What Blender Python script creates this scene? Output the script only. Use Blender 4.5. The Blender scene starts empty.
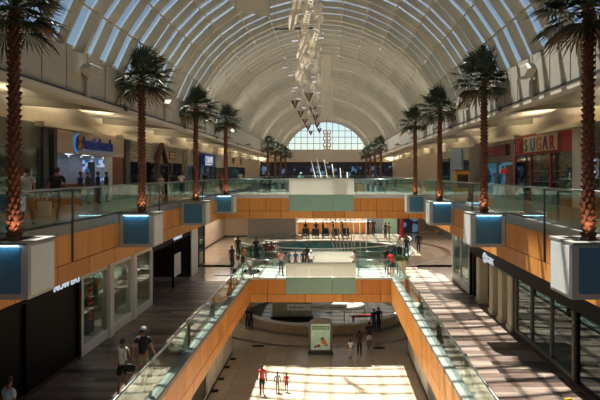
import bpy, math, random
from mathutils import Vector, Matrix
random.seed(7)
C = bpy.context.scene.collection
PI = math.pi
sc = bpy.context.scene
F = 590.0                       # focal length in pixels of a 600 px wide frame
EYE = 11.8                      # eye height above the lowest floor
XC = -0.69                      # axis of the concourse
L1, L2, L3 = 0.0, 5.1, 10.2
def W(px, py, D):
    return Vector(((px-330)*D/F, D, EYE-(py-173)*D/F))

# ------------------------------------------------------------------ materials
def nt(name):
    m = bpy.data.materials.new(name); m.use_nodes = True
    t = m.node_tree; t.nodes.clear()
    out = t.nodes.new('ShaderNodeOutputMaterial')
    return m, t, out
def srgb(c):
    return tuple((v/255/12.92 if v/255 <= .04045 else ((v/255+.055)/1.055)**2.4) for v in c)+(1,)
def basic(name, col, rough=.6, metal=0, noise=.12, scale=3.0, bump=0, emit=None, es=0):
    m, t, out = nt(name)
    b = t.nodes.new('ShaderNodeBsdfPrincipled')
    b.inputs['Roughness'].default_value = rough; b.inputs['Metallic'].default_value = metal
    c = srgb(col)
    tc = t.nodes.new('ShaderNodeTexCoord'); n = t.nodes.new('ShaderNodeTexNoise')
    n.inputs['Scale'].default_value = scale; n.inputs['Detail'].default_value = 3
    t.links.new(tc.outputs['Object'], n.inputs['Vector'])
    r = t.nodes.new('ShaderNodeValToRGB')
    r.color_ramp.elements[0].position = .3; r.color_ramp.elements[1].position = .7
    r.color_ramp.elements[0].color = tuple(v*(1-noise) for v in c[:3])+(1,)
    r.color_ramp.elements[1].color = tuple(min(1, v*(1+noise)) for v in c[:3])+(1,)
    t.links.new(n.outputs['Fac'], r.inputs['Fac']); t.links.new(r.outputs['Color'], b.inputs['Base Color'])
    if bump:
        bp = t.nodes.new('ShaderNodeBump'); bp.inputs['Strength'].default_value = bump; bp.inputs['Distance'].default_value = .02
        t.links.new(n.outputs['Fac'], bp.inputs['Height']); t.links.new(bp.outputs['Normal'], b.inputs['Normal'])
    if emit:
        b.inputs['Emission Color'].default_value = srgb(emit); b.inputs['Emission Strength'].default_value = es
    t.links.new(b.outputs[0], out.inputs[0])
    return m
def glass(name, tint, refl=.08, rough=.02, keep=1.0):
    m, t, out = nt(name)
    tr = t.nodes.new('ShaderNodeBsdfTransparent'); tr.inputs[0].default_value = tuple(v*keep for v in tint)+(1,)
    gl = t.nodes.new('ShaderNodeBsdfGlossy'); gl.inputs['Roughness'].default_value = rough
    gl.inputs['Color'].default_value = (.85, .95, .92, 1)
    lw = t.nodes.new('ShaderNodeLayerWeight'); lw.inputs['Blend'].default_value = .5
    pw = t.nodes.new('ShaderNodeMath'); pw.operation = 'POWER'; pw.inputs[1].default_value = 4
    t.links.new(lw.outputs['Facing'], pw.inputs[0])
    mr = t.nodes.new('ShaderNodeMapRange'); mr.inputs['To Min'].default_value = refl; mr.inputs['To Max'].default_value = .6
    t.links.new(pw.outputs[0], mr.inputs['Value'])
    mx = t.nodes.new('ShaderNodeMixShader')
    t.links.new(mr.outputs[0], mx.inputs[0]); t.links.new(tr.outputs[0], mx.inputs[1]); t.links.new(gl.outputs[0], mx.inputs[2])
    t.links.new(mx.outputs[0], out.inputs[0])
    return m
def frosted(name, col, k=.5):
    m, t, out = nt(name)
    d = t.nodes.new('ShaderNodeBsdfDiffuse'); d.inputs[0].default_value = srgb(col)
    tl = t.nodes.new('ShaderNodeBsdfTranslucent'); tl.inputs[0].default_value = srgb(col)
    g = t.nodes.new('ShaderNodeBsdfGlossy'); g.inputs['Roughness'].default_value = .25
    a = t.nodes.new('ShaderNodeMixShader'); a.inputs[0].default_value = k
    b = t.nodes.new('ShaderNodeMixShader'); b.inputs[0].default_value = .06
    t.links.new(d.outputs[0], a.inputs[1]); t.links.new(tl.outputs[0], a.inputs[2])
    t.links.new(a.outputs[0], b.inputs[1]); t.links.new(g.outputs[0], b.inputs[2]); t.links.new(b.outputs[0], out.inputs[0])
    return m
def emission(name, col, s):
    m, t, out = nt(name)
    e = t.nodes.new('ShaderNodeEmission'); e.inputs[0].default_value = srgb(col); e.inputs[1].default_value = s
    t.links.new(e.outputs[0], out.inputs[0]); return m

def wood(name, c1, c2, panel=1.2):
    m, t, out = nt(name)
    N = t.nodes.new; L = t.links.new
    tc = N('ShaderNodeTexCoord'); sp = N('ShaderNodeSeparateXYZ'); L(tc.outputs['Object'], sp.inputs[0])
    ad = N('ShaderNodeMath'); ad.operation = 'ADD'; L(sp.outputs[0], ad.inputs[0]); L(sp.outputs[1], ad.inputs[1])
    dv = N('ShaderNodeMath'); dv.operation = 'DIVIDE'; L(ad.outputs[0], dv.inputs[0]); dv.inputs[1].default_value = panel
    fl = N('ShaderNodeMath'); fl.operation = 'FLOOR'; L(dv.outputs[0], fl.inputs[0])
    wn = N('ShaderNodeTexWhiteNoise'); wn.noise_dimensions = '1D'; L(fl.outputs[0], wn.inputs['W'])
    fr = N('ShaderNodeMath'); fr.operation = 'FRACT'; L(dv.outputs[0], fr.inputs[0])
    seam = N('ShaderNodeMath'); seam.operation = 'LESS_THAN'; seam.inputs[1].default_value = .016; L(fr.outputs[0], seam.inputs[0])
    cb = N('ShaderNodeCombineXYZ'); L(ad.outputs[0], cb.inputs[0]); L(sp.outputs[2], cb.inputs[2])
    mp = N('ShaderNodeMapping'); mp.inputs['Scale'].default_value = (9, 1, .5); L(cb.outputs[0], mp.inputs[0])
    ns = N('ShaderNodeTexNoise'); ns.inputs['Scale'].default_value = 1.2; ns.inputs['Detail'].default_value = 5; L(mp.outputs[0], ns.inputs['Vector'])
    mx = N('ShaderNodeMath'); mx.operation = 'MULTIPLY_ADD'; L(ns.outputs['Fac'], mx.inputs[0]); mx.inputs[1].default_value = .8
    w2 = N('ShaderNodeMath'); w2.operation = 'MULTIPLY'; L(wn.outputs[0], w2.inputs[0]); w2.inputs[1].default_value = .35; L(w2.outputs[0], mx.inputs[2])
    rp = N('ShaderNodeValToRGB'); rp.color_ramp.elements[0].position = .25; rp.color_ramp.elements[1].position = .9
    rp.color_ramp.elements[0].color = srgb(c1); rp.color_ramp.elements[1].color = srgb(c2); L(mx.outputs[0], rp.inputs[0])
    mc = N('ShaderNodeMixRGB'); L(seam.outputs[0], mc.inputs[0]); L(rp.outputs[0], mc.inputs[1]); mc.inputs[2].default_value = srgb((60, 32, 12))
    b = N('ShaderNodeBsdfPrincipled'); b.inputs['Roughness'].default_value = .45; L(mc.outputs[0], b.inputs['Base Color']); L(b.outputs[0], out.inputs[0])
    return m
def planks(name):
    m, t, out = nt(name); N = t.nodes.new; L = t.links.new
    tc = N('ShaderNodeTexCoord')
    br = N('ShaderNodeTexBrick'); br.offset = .37; br.inputs['Scale'].default_value = 1; br.inputs['Mortar Size'].default_value = .006
    br.inputs['Brick Width'].default_value = 1.9; br.inputs['Row Height'].default_value = .42; br.inputs['Bias'].default_value = 0
    br.inputs['Color1'].default_value = (0, 0, 0, 1); br.inputs['Color2'].default_value = (1, 1, 1, 1); br.inputs['Mortar'].default_value = (0, 0, 0, 1)
    L(tc.outputs['Object'], br.inputs['Vector'])
    sp = N('ShaderNodeSeparateXYZ'); L(tc.outputs['Object'], sp.inputs[0])
    mp = N('ShaderNodeMapping'); mp.inputs['Scale'].default_value = (.6, 6, 1); L(tc.outputs['Object'], mp.inputs[0])
    ns = N('ShaderNodeTexNoise'); ns.inputs['Scale'].default_value = 2; ns.inputs['Detail'].default_value = 6; L(mp.outputs[0], ns.inputs['Vector'])
    ma = N('ShaderNodeMath'); ma.operation = 'MULTIPLY_ADD'; L(ns.outputs['Fac'], ma.inputs[0]); ma.inputs[1].default_value = .5
    m2 = N('ShaderNodeMath'); m2.operation = 'MULTIPLY'; m2.inputs[1].default_value = .6; L(br.outputs['Color'], m2.inputs[0]); L(m2.outputs[0], ma.inputs[2])
    rp = N('ShaderNodeValToRGB'); e = rp.color_ramp.elements
    e[0].position = .18; e[0].color = srgb((30, 22, 18)); e[1].position = .85; e[1].color = srgb((142, 126, 114))
    k = e.new(.42); k.color = srgb((84, 66, 57)); k = e.new(.3); k.color = srgb((48, 36, 30))
    L(ma.outputs[0], rp.inputs[0])
    b = N('ShaderNodeBsdfPrincipled'); b.inputs['Roughness'].default_value = .4; L(rp.outputs[0], b.inputs['Base Color']); L(b.outputs[0], out.inputs[0])
    return m
def tiles(name, c1, c2, cm, w, h, rough=.25, mortar=.012, off=0.0):
    m, t, out = nt(name); N = t.nodes.new; L = t.links.new
    tc = N('ShaderNodeTexCoord')
    br = N('ShaderNodeTexBrick'); br.offset = off; br.inputs['Scale'].default_value = 1; br.inputs['Mortar Size'].default_value = mortar
    br.inputs['Brick Width'].default_value = w; br.inputs['Row Height'].default_value = h
    br.inputs['Color1'].default_value = srgb(c1); br.inputs['Color2'].default_value = srgb(c2); br.inputs['Mortar'].default_value = srgb(cm)
    L(tc.outputs['Object'], br.inputs['Vector'])
    ns = N('ShaderNodeTexNoise'); ns.inputs['Scale'].default_value = 1.5; ns.inputs['Detail'].default_value = 6; L(tc.outputs['Object'], ns.inputs['Vector'])
    mx = N('ShaderNodeMixRGB'); mx.blend_type = 'MULTIPLY'; mx.inputs[0].default_value = .25
    L(br.outputs['Color'], mx.inputs[1]); L(ns.outputs['Color'], mx.inputs[2])
    b = N('ShaderNodeBsdfPrincipled'); b.inputs['Roughness'].default_value = rough; L(mx.outputs[0], b.inputs['Base Color']); L(b.outputs[0], out.inputs[0])
    return m
def stonewall(name, c1, c2, cm, w=.45, h=.15):
    m, t, out = nt(name); N = t.nodes.new; L = t.links.new
    tc = N('ShaderNodeTexCoord'); sp = N('ShaderNodeSeparateXYZ'); L(tc.outputs['Object'], sp.inputs[0])
    ad = N('ShaderNodeMath'); L(sp.outputs[0], ad.inputs[0]); L(sp.outputs[1], ad.inputs[1])
    cb = N('ShaderNodeCombineXYZ'); L(ad.outputs[0], cb.inputs[0]); L(sp.outputs[2], cb.inputs[1])
    br = N('ShaderNodeTexBrick'); br.inputs['Scale'].default_value = 1; br.inputs['Mortar Size'].default_value = .015
    br.inputs['Brick Width'].default_value = w; br.inputs['Row Height'].default_value = h
    br.inputs['Color1'].default_value = srgb(c1); br.inputs['Color2'].default_value = srgb(c2); br.inputs['Mortar'].default_value = srgb(cm)
    L(cb.outputs[0], br.inputs['Vector'])
    b = N('ShaderNodeBsdfPrincipled'); b.inputs['Roughness'].default_value = .8; L(br.outputs['Color'], b.inputs['Base Color']); L(b.outputs[0], out.inputs[0])
    return m
def mosaic(name, cols, scale, pos=None, emit=0):
    """flat printed/merchandise pattern: voronoi cells picked from a palette"""
    m, t, out = nt(name); N = t.nodes.new; L = t.links.new
    tc = N('ShaderNodeTexCoord'); v = N('ShaderNodeTexVoronoi'); v.inputs['Scale'].default_value = scale
    L(tc.outputs['Object'], v.inputs['Vector'])
    sp = N('ShaderNodeSeparateColor'); L(v.outputs['Color'], sp.inputs[0])
    rp = N('ShaderNodeValToRGB'); rp.color_ramp.interpolation = 'CONSTANT'; e = rp.color_ramp.elements
    n = len(cols); e[0].color = srgb(cols[0]); e[1].position = 1/n; e[1].color = srgb(cols[1])
    for i in range(2, n):
        k = e.new(i/n); k.color = srgb(cols[i])
    L(sp.outputs[0], rp.inputs[0])
    b = N('ShaderNodeBsdfPrincipled'); b.inputs['Roughness'].default_value = .5; L(rp.outputs[0], b.inputs['Base Color'])
    if emit:
        L(rp.outputs[0], b.inputs['Emission Color']); b.inputs['Emission Strength'].default_value = emit
    L(b.outputs[0], out.inputs[0])
    return m

M = {}
M['wood'] = wood('fascia_wood', (196, 120, 44), (230, 160, 78))
M['wood_low'] = wood('fascia_wood_lower', (198, 122, 46), (232, 162, 80), 2.4)
M['groove'] = basic('dark_joint', (45, 28, 16), .7)
M['stone_curb'] = basic('grey_stone', (124, 125, 120), .5, noise=.08)
M['pale_curb'] = basic('pale_stone', (205, 200, 190), .4, noise=.05)
M['planks'] = planks('wood_look_tile')
M['floor1'] = tiles('beige_stone', (190, 172, 150), (202, 184, 162), (140, 124, 106), 1.37, 1.37)
M['floor2'] = tiles('polished_stone', (186, 166, 148), (196, 178, 160), (150, 132, 116), 1.2, 1.2, .15)
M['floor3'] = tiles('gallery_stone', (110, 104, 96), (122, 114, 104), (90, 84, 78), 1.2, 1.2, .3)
M['inlay'] = basic('brown_inlay', (98, 66, 44), .3)
M['soffit'] = basic('pale_soffit', (196, 188, 172), .8, noise=.04)
M['rib'] = basic('painted_steel_beige', (172, 164, 146), .6, noise=.04)
M['purlin'] = basic('purlin_paint', (160, 150, 130), .6)
M['plaster'] = basic('grey_beige_panel', (172, 166, 152), .7, noise=.04)
M['beige'] = basic('beige_plaster', (206, 186, 162), .7, noise=.05)
M['white'] = basic('white_paint', (226, 222, 212), .5, noise=.03)
M['cream'] = basic('cream_paint', (216, 202, 168), .5, noise=.04)
M['grey'] = basic('mid_grey', (120, 114, 104), .7, noise=.1)
M['dkgrey'] = basic('dark_grey', (54, 54, 54), .5)
M['black'] = basic('black_paint', (8, 8, 9), .5)
M['black'].node_tree.nodes['Principled BSDF'].inputs['Specular IOR Level'].default_value = .15
M['black2'] = basic('dark_charcoal', (28, 27, 28), .4)
M['steel'] = basic('brushed_steel', (138, 146, 144), .3, 1.0, noise=.05)
M['darksteel'] = basic('dark_steel', (80, 86, 86), .35, .8, noise=.05)
M['roofglass'] = glass('roof_glass', (.88, .90, .86), .05, .05, .64)
M['endglass'] = glass('gable_glass', (.95, .98, 1), .04)
M['railglass'] = glass('rail_glass', (.88, .96, .94), .07, .0, .95)
M['shopglass'] = glass('shop_glass', (.85, .93, .92), .07, .0, .85)
M['frost'] = frosted('frosted_white_glass', (244, 243, 234), .35)
M['green'] = basic('sage_glass_panel', (142, 178, 160), .2, noise=.03)
M['pl_frame'] = basic('planter_metal', (176, 178, 176), .4, .2, noise=.04)
M['pl_blue'] = basic('planter_blue_panel', (64, 120, 150), .35, noise=.05)
M['pl_white'] = basic('planter_pale_panel', (206, 212, 214), .35, noise=.03)
M['led'] = emission('led_strip', (190, 235, 255), 9)
M['soil'] = basic('soil', (50, 36, 26), .9, noise=.3, scale=20, bump=.5)
M['trunk'] = basic('palm_trunk', (104, 62, 42), .85, noise=.35, scale=14, bump=.5)
M['frond'] = basic('palm_leaf', (50, 60, 38), .5, noise=.25, scale=5)
M['frond_dry'] = basic('palm_dry_leaf', (112, 92, 58), .7, noise=.25, scale=5)
M['red'] = basic('red_paint', (168, 22, 24), .5)
M['yellow'] = basic('yellow_plastic', (226, 196, 30), .5)
M['ribbon'] = basic('cream_fabric', (196, 184, 164), .7, noise=.06)
M['brownmetal'] = basic('dark_bronze', (70, 42, 26), .5)
M['lilac'] = basic('pale_lilac_tube', (225, 220, 240), .3)

# ------------------------------------------------------------------ mesh tools
class MB:
    def __init__(s): s.v = []; s.f = []
    def add(s, vs, fs):
        b = len(s.v); s.v.extend([tuple(p) for p in vs]); s.f.extend([tuple(b+i for i in f) for f in fs]); return s
    def box(s, x0, x1, y0, y1, z0, z1):
        v = [(x, y, z) for z in (z0, z1) for y in (y0, y1) for x in (x0, x1)]
        return s.add(v, [(0, 2, 3, 1), (4, 5, 7, 6), (0, 1, 5, 4), (2, 6, 7, 3), (0, 4, 6, 2), (1, 3, 7, 5)])
    def obox(s, c, ax, ay, az):
        """oriented box: centre and three half-axis vectors"""
        c = Vector(c); ax = Vector(ax); ay = Vector(ay); az = Vector(az)
        v = [c+ax*i+ay*j+az*k for k in (-1, 1) for j in (-1, 1) for i in (-1, 1)]
        return s.add(v, [(0, 2, 3, 1), (4, 5, 7, 6), (0, 1, 5, 4), (2, 6, 7, 3), (0, 4, 6, 2), (1, 3, 7, 5)])
    def tube(s, pts, r, n=8, r2=None):
        pts = [Vector(p) for p in pts]; k = len(pts)
        rs = r if isinstance(r, (list, tuple)) else [r]*k
        base = len(s.v); up = Vector((0, 0, 1))
        for i, p in enumerate(pts):
            d = (pts[min(i+1, k-1)]-pts[max(i-1, 0)]).normalized()
            a = d.cross(up) if abs(d.z) < .95 else d.cross(Vector((0, 1, 0)))
            a.normalize(); b = d.cross(a).normalized()
            for j in range(n):
                t = 2*PI*j/n; s.v.append(tuple(p+(a*math.cos(t)+b*math.sin(t))*rs[i]))
        for i in range(k-1):
            for j in range(n):
                s.f.append((base+i*n+j, base+i*n+(j+1) % n, base+(i+1)*n+(j+1) % n, base+(i+1)*n+j))
        s.f.append(tuple(base+j for j in reversed(range(n)))); s.f.append(tuple(base+(k-1)*n+j for j in range(n)))
        return s
    def prism(s, poly, ext):
        """poly: list of 3D points, ext: extrusion vector"""
        n = len(poly); e = Vector(ext)
        v = [Vector(p) for p in poly]+[Vector(p)+e for p in poly]
        return s.add(v, [tuple(range(n-1, -1, -1)), tuple(range(n, 2*n))]+[(i, (i+1) % n, n+(i+1) % n, n+i) for i in range(n)])
    def lathe(s, prof, n=24, c=(0, 0), a0=0, a1=2*PI):
        base = len(s.v); full = abs(a1-a0-2*PI) < 1e-6; m = n if full else n+1
        for r, z in prof:
            for j in range(m):
                t = a0+(a1-a0)*j/n; s.v.append((c[0]+r*math.cos(t), c[1]+r*math.sin(t), z))
        for i in range(len(prof)-1):
            for j in range(n):
                j2 = (j+1) % m
                s.f.append((base+i*m+j, base+i*m+j2, base+(i+1)*m+j2, base+(i+1)*m+j))
        return s
    def build(s, name, mat, parent=None, smooth=False):
        me = bpy.data.meshes.new(name); me.from_pydata(s.v, [], s.f); me.update()
        me.materials.append(M[mat] if isinstance(mat, str) else mat)
        if smooth: me.polygons.foreach_set('use_smooth', [True]*len(me.polygons))
        o = bpy.data.objects.new(name, me); C.objects.link(o)
        if parent: o.parent = parent
        return o
def tag(o, label, cat, group=None, kind=None):
    o['label'] = label; o['category'] = cat
    if group: o['group'] = group
    if kind: o['kind'] = kind
    return o
def thing(name, label, cat, loc=(0, 0, 0), rz=0, group=None):
    o = bpy.data.objects.new(name, None); C.objects.link(o); o.location = loc; o.rotation_euler = (0, 0, rz); o.empty_display_size = .2
    return tag(o, label, cat, group)
def struct(name, mb, mat, parent=None):
    o = mb.build(name, mat, parent)
    if not parent: o['kind'] = 'structure'
    return o
def sthing(name, mats=None):
    o = bpy.data.objects.new(name, None); C.objects.link(o); o['kind'] = 'structure'; return o
def bevel(o, w=.02, seg=2):
    md = o.modifiers.new('edge', 'BEVEL'); md.width = w; md.segments = seg; md.limit_method = 'ANGLE'; return o
def copy_tree(o, parent=None):
    c = o.copy(); C.objects.link(c)
    if parent: c.parent = parent
    for ch in list(o.children): copy_tree(ch, c)
    return c
def text(body, size, mat, parent, loc, rot, name='lettering', ext=.02, align='LEFT', sx=1.0):
    cu = bpy.data.curves.new(name, 'FONT'); cu.body = body; cu.size = size; cu.extrude = ext; cu.align_x = align
    cu.offset = size*.012
    tmp = bpy.data.objects.new(name, cu); C.objects.link(tmp)
    dg = bpy.context.evaluated_depsgraph_get(); dg.update()
    me = bpy.data.meshes.new_from_object(tmp.evaluated_get(dg))
    bpy.data.objects.remove(tmp)
    me.materials.clear(); me.materials.append(M[mat] if isinstance(mat, str) else mat)
    o = bpy.data.objects.new(name, me); C.objects.link(o)
    o.location = loc; o.rotation_euler = rot; o.scale = (sx, 1, 1)
    if parent: o.parent = parent
    return o
ROT_L = (PI/2, 0, PI/2)      # text on a wall on the left side, facing +X, reading away from the camera
ROT_R = (PI/2, 0, -PI/2)     # text on a wall on the right side, facing -X
ROT_F = (PI/2, 0, 0)         # facing the camera

# ------------------------------------------------------------------ roof vault
NSEG = 14
VX, VZ, VR = XC, EYE+1.3, 8.12
A_END = math.atan2(2.7, 7.65)
Y0V, YEND = 14.0, 107.0
def vp(i, r=0):
    a = PI-A_END-(PI-2*A_END)*i/NSEG
    return VX+(VR+r)*math.cos(a), VZ+(VR+r)*math.sin(a)
mb = MB()
for i in range(NSEG):
    (xa, za), (xb, zb) = vp(i, .04), vp(i+1, .04)
    mb.add([(xa, Y0V, za), (xb, Y0V, zb), (xb, YEND, zb), (xa, YEND, za)], [(0, 1, 2, 3)])
struct('window_1', mb, 'roofglass')
vault = sthing('ceiling_vault')
yy = Y0V; k = 0
while yy < YEND:
    mb = MB(); big = (k % 4 == 0)
    th, dp = (.2, .34) if big else (.13, .27)
    for i in range(NSEG):
        (xa, za), (xb, zb) = vp(i, 0), vp(i+1, 0); (xc, zc), (xd, zd) = vp(i+1, -dp), vp(i, -dp)
        v = [(xa, yy, za), (xb, yy, zb), (xc, yy, zc), (xd, yy, zd)]
        v += [(x, yy+th, z) for x, _, z in v]
        mb.add(v, [(0, 1, 2, 3), (7, 6, 5, 4), (3, 2, 6, 7), (0, 4, 5, 1)])
    mb.build('rib', 'rib', vault)
    yy += 1.3; k += 1
for i in range(1, NSEG):
    x, z = vp(i, -.12); a = PI-A_END-(PI-2*A_END)*i/NSEG
    n = Vector((math.cos(a), 0, math.sin(a))); t = Vector((-math.sin(a), 0, math.cos(a)))
    mb = MB().obox((x, (Y0V+YEND)/2, z), t*.03, (0, (YEND-Y0V)/2, 0), n*.08)
    mb.build('purlin', 'purlin', vault)
# opaque roof over the near end, where the camera stands
mb = MB()
for i in range(NSEG):
    (xa, za), (xb, zb) = vp(i, .06), vp(i+1, .06)
    mb.add([(xa, -8, za), (xb, -8, zb), (xb, Y0V, zb), (xa, Y0V, za)], [(0, 1, 2, 3)])
struct('ceiling', mb, 'plaster')

# upper side walls (between gallery soffit and vault), with panel seams
for side, x in ((-1, XC-7.62), (1, XC+7.62)):
    nm = 'wall_left_upper' if side < 0 else 'wall_right_upper'
    o = sthing(nm)
    MB().box(min(x, x+side*.25), max(x, x+side*.25), -8, YEND, 14.43, 15.82).build('wall_panel', 'plaster', o)
    mb = MB(); y = 10.6
    while y < YEND:
        mb.box(x-.012 if side > 0 else x-.005, x+.012 if side < 0 else x+.005, y-.02, y+.02, 14.5, 15.8); y += 1.6
    mb.build('panel_seams', 'grey', o)
    mb = MB().box(x-.06, x+.06, -8, YEND, 14.38, 14.45)
    for y in [14.2+9.6*i for i in range(-1, 10)]: mb.box(x-.12, x+.12, y-.12, y+.12, 14.3, 14.46)
    mb.build('track', 'dkgrey', o)
    MB().box(min(x-side*.05, x+side*.3), max(x-side*.05, x+side*.3), -8, YEND, 14.22, 14.38).build('soffit_edge', 'soffit', o)
# gallery ceilings: one curved bay between every two beams
XWL, XWR = XC-12.05, XC+12.05
for side, xa, xb in ((-1, XC-7.8, XWL), (1, XC+7.8, XWR)):
    o = sthing('ceiling_gallery')
    for bi in range(-1, 10):
        ya = 13.8+9.6*bi-.0; yb = ya+9.6
        if ya > YEND: break
        mb = MB(); n = 12
        prof = [(0, 0), (.25, .2), (.5, .4), (.75, .56), (1.0, .66)]
        vs = []
        for j in range(n+1):
            s_ = math.sin(PI*j/n)
            for u, h in prof:
                vs.append((xa+(xb-xa)*u*1.1, ya+(yb-ya)*j/n, 14.25+h+.28*s_*u))
        p = len(prof); fs = [(j*p+i, j*p+i+1, (j+1)*p+i+1, (j+1)*p+i) for j in range(n) for i in range(p-1)]
        mb.add(vs, fs).build('ceiling_bay', 'soffit', o)
        vs = [(xa, ya, 14.2), (xb, ya, 14.55), (xb, ya, 15.3), (xa, ya, 14.5)]
        MB().prism(vs, (0, .22, 0)).build('beam', 'rib', o)
    # outer roof slab keeps daylight out
    MB().box(min(xa, xb)-6 if side < 0 else xa-.1, xa+.1 if side < 0 else xb+6, -8, YEND, 15.75, 15.95).build('roof_slab', 'grey', o)

# end wall with arched window
endw = sthing('wall_end')
MB().box(XC-12.5, XC+12.5, 107, 107.4, 13.8, 15.95).build('wall_beam', 'beige', endw)
mb = MB(); n = 28; vs = []
aw = math.atan2(2.7, 7.65)
for i in range(n+1):
    a = PI-A_END-(PI-2*A_END)*i/n; b = PI-aw-(PI-2*aw)*i/n
    vs += [(VX+VR*1.02*math.cos(a), 107, VZ+VR*1.02*math.sin(a)), (VX+8.05*math.cos(b), 107, VZ+8.05*math.sin(b))]
mb.add(vs, [(2*i, 2*i+2, 2*i+3, 2*i+1) for i in range(n)]).build('arch_surround', 'beige', endw)
endwin = sthing('window_2')
vs = [(VX, 107.1, 15.8)]+[(VX+8.1*math.cos(PI-aw-(PI-2*aw)*i/n), 107.1, VZ+8.1*math.sin(PI-aw-(PI-2*aw)*i/n)) for i in range(n+1)]
MB().add(vs, [(0, i, i+1) for i in range(1, n+1)]).build('pane', 'endglass', endwin)
mb = MB()
for i in range(-6, 7):
    x = i*1.14; top = VZ+math.sqrt(max(.1, 8.05**2-x*x)); mb.box(VX+x-.04, VX+x+.04, 107.0, 107.15, 15.9, top)
for z in (16.0, 17.15, 18.3, 19.45):
    hw = math.sqrt(max(.1, 8.05**2-(z-VZ)**2)); mb.box(VX-hw, VX+hw, 107.0, 107.15, z-.04, z+.04)
mb.build('window_bars', 'darksteel', endwin)

# ------------------------------------------------------------------ slabs, floors
XL3, XR3 = XC-7.58, XC+7.58
XL2, XR2 = XC-4.37, XC+4.58

# third level galleries
for side, xf, xw in ((-1, XL3, XWL-4), (1, XR3, XWR+4)):
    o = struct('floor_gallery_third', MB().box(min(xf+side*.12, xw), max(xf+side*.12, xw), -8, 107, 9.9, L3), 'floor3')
    o = sthing('trim_fascia_third')
    x0, x1 = sorted((xf, xf+side*.35))
    bevel(MB().box(x0, x1, 2.5, 107, 9.86, L3).build('stone_curb', 'stone_curb', o), .015)
    x0, x1 = sorted((xf, xf+side*.06))
    MB().box(x0, x1, 2.5, 107, 8.955, 9.855).build('upper_panel', 'wood', o)
    MB().box(x0, x1, 2.5, 107, 8.37, 8.925).build('lower_panel', 'wood_low', o)
    MB().box(x0+(.02 if side > 0 else 0), x1-(.02 if side < 0 else 0), 2.5, 107, 8.9, 8.96).build('joint', 'groove', o)
    x0, x1 = sorted((xf+side*.05, xw))
    struct('ceiling_second', MB().box(x0, x1, -8, 107, 8.37, 8.5), 'soffit')
# end deck on third level
struct('floor_end_deck', MB().box(XL3, XR3, 100.5, 107, 9.4, L3), 'floor3')
# deck under the camera
struct('floor_camera_bridge', MB().box(XL3, XR3, -8, 2.4, 9.0, L3), 'floor3')

# second level: near walkways + bridge + far floor around a round opening
def fascia2(o, x, side, y0, y1):
    x0, x1 = sorted((x, x+side*.36))
    bevel(MB().box(x0, x1, y0, y1, 5.0, 5.16).build('stone_curb', 'stone_curb', o), .02)
    x0, x1 = sorted((x, x+side*.06))
    MB().box(x0, x1, y0, y1, 4.095, 4.995).build('upper_panel', 'wood', o)
    MB().box(x0, x1, y0, y1, 3.56, 4.065).build('lower_panel', 'wood_low', o)
    MB().box(x0+(.02 if side > 0 else 0), x1-(.02 if side < 0 else 0), y0, y1, 4.05, 4.1).build('joint', 'groove', o)
YB2 = 37.6
for side, xf, xw in ((-1, XL2, XC-12), (1, XR2, XC+12)):
    x0, x1 = sorted((xf+side*.05, xw))
    struct('floor_walkway_second', MB().box(x0, x1, 0, 36.6, 4.8, L2), 'planks')
    struct('floor_landing_second', MB().box(x0, x1, 36.6, 43.0, 4.8, L2), 'floor2')
    struct('ceiling_first', MB().box(x0, x1, 0, 43.0, 3.56, 3.7), 'soffit')
    o = sthing('trim_fascia_second'); fascia2(o, xf, side, 0, YB2)
# bridge on second level
CX0, CX1 = XL2, XR2
def bridge(nm, y0, y1, x0, x1, zf, zu, zm, zl, mat_floor):
    struct('floor_'+nm, MB().box(x0-.1, x1+.1, y0+.06, y1-.06, zf-.25, zf), mat_floor)
    struct('ceiling_'+nm, MB().box(x0-.1, x1+.1, y0+.06, y1-.06, zl, zl+.1), 'soffit')
    for yy, s in ((y0, 1), (y1, -1)):
        o = sthing('trim_'+nm)
        ya, yb = sorted((yy, yy+s*.34)); bevel(MB().box(x0, x1, ya, yb, zu, zf+.02).build('stone_curb', 'pale_curb', o), .02)
        ya, yb = sorted((yy, yy+s*.06))
        MB().box(x0, x1, ya, yb, zm+.015, zu-.005).build('upper_panel', 'wood', o)
        MB().box(x0, x1, ya, yb, zl, zm-.015).build('lower_panel', 'wood_low', o)
        MB().box(x0, x1, yy+s*.02, yy+s*.05, zm-.02, zm+.02).build('joint', 'groove', o) if s > 0 else None
bridge('bridge_second', YB2, 42.0, CX0, CX1, L2, 5.0, 4.08, 3.56, 'pale_curb')
bridge('bridge_third', 44.5, 48.6, XL3, XR3, L3, 9.9, 8.94, 8.37, 'floor3')
# centre feature panels of the bridges
def centre_panels(y, z_top, z_mid, z_bot, x0, x1, label, cat, yb):
    o = thing('balustrade_panel', label, cat, (0, 0, 0))
    w = (x1-x0)/3
    for i in range(3):
        bevel(MB().box(x0+i*w+.015, x0+(i+1)*w-.015, y-.07, y-.03, z_bot, z_mid-.01).build('sage_panel', 'green', o), .006)
        bevel(MB().box(x0+i*w+.004, x0+(i+1)*w-.004, y-.04, y-.015, z_mid+.01, z_top).build('frosted_pane', 'frost', o), .004)
    MB().box(x0, x1, y-.05, y+.03, z_top, z_top+.05).build('cap_rail', 'steel', o)
centre_panels(44.5, 11.38, 10.16, 8.93, -3.09, 1.81, 'frosted white and sage green centre panel on the front of the upper bridge', 'balustrade', 48)
centre_panels(YB2, 6.05, 5.18, 4.1, -2.83, 1.65, 'frosted white and sage green centre panel on the front of the lower bridge', 'balustrade', 42)
o = thing('balustrade_panel', 'frosted white glass along the far side of the lower bridge', 'balustrade')
MB().box(-2.83, 1.65, 41.95, 41.98, L2+.02, 6.2).build('frosted_pane', 'frost', o)
MB().box(-2.83, 1.65, 41.92, 42.0, 6.2, 6.25).build('cap_rail', 'steel', o)

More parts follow.
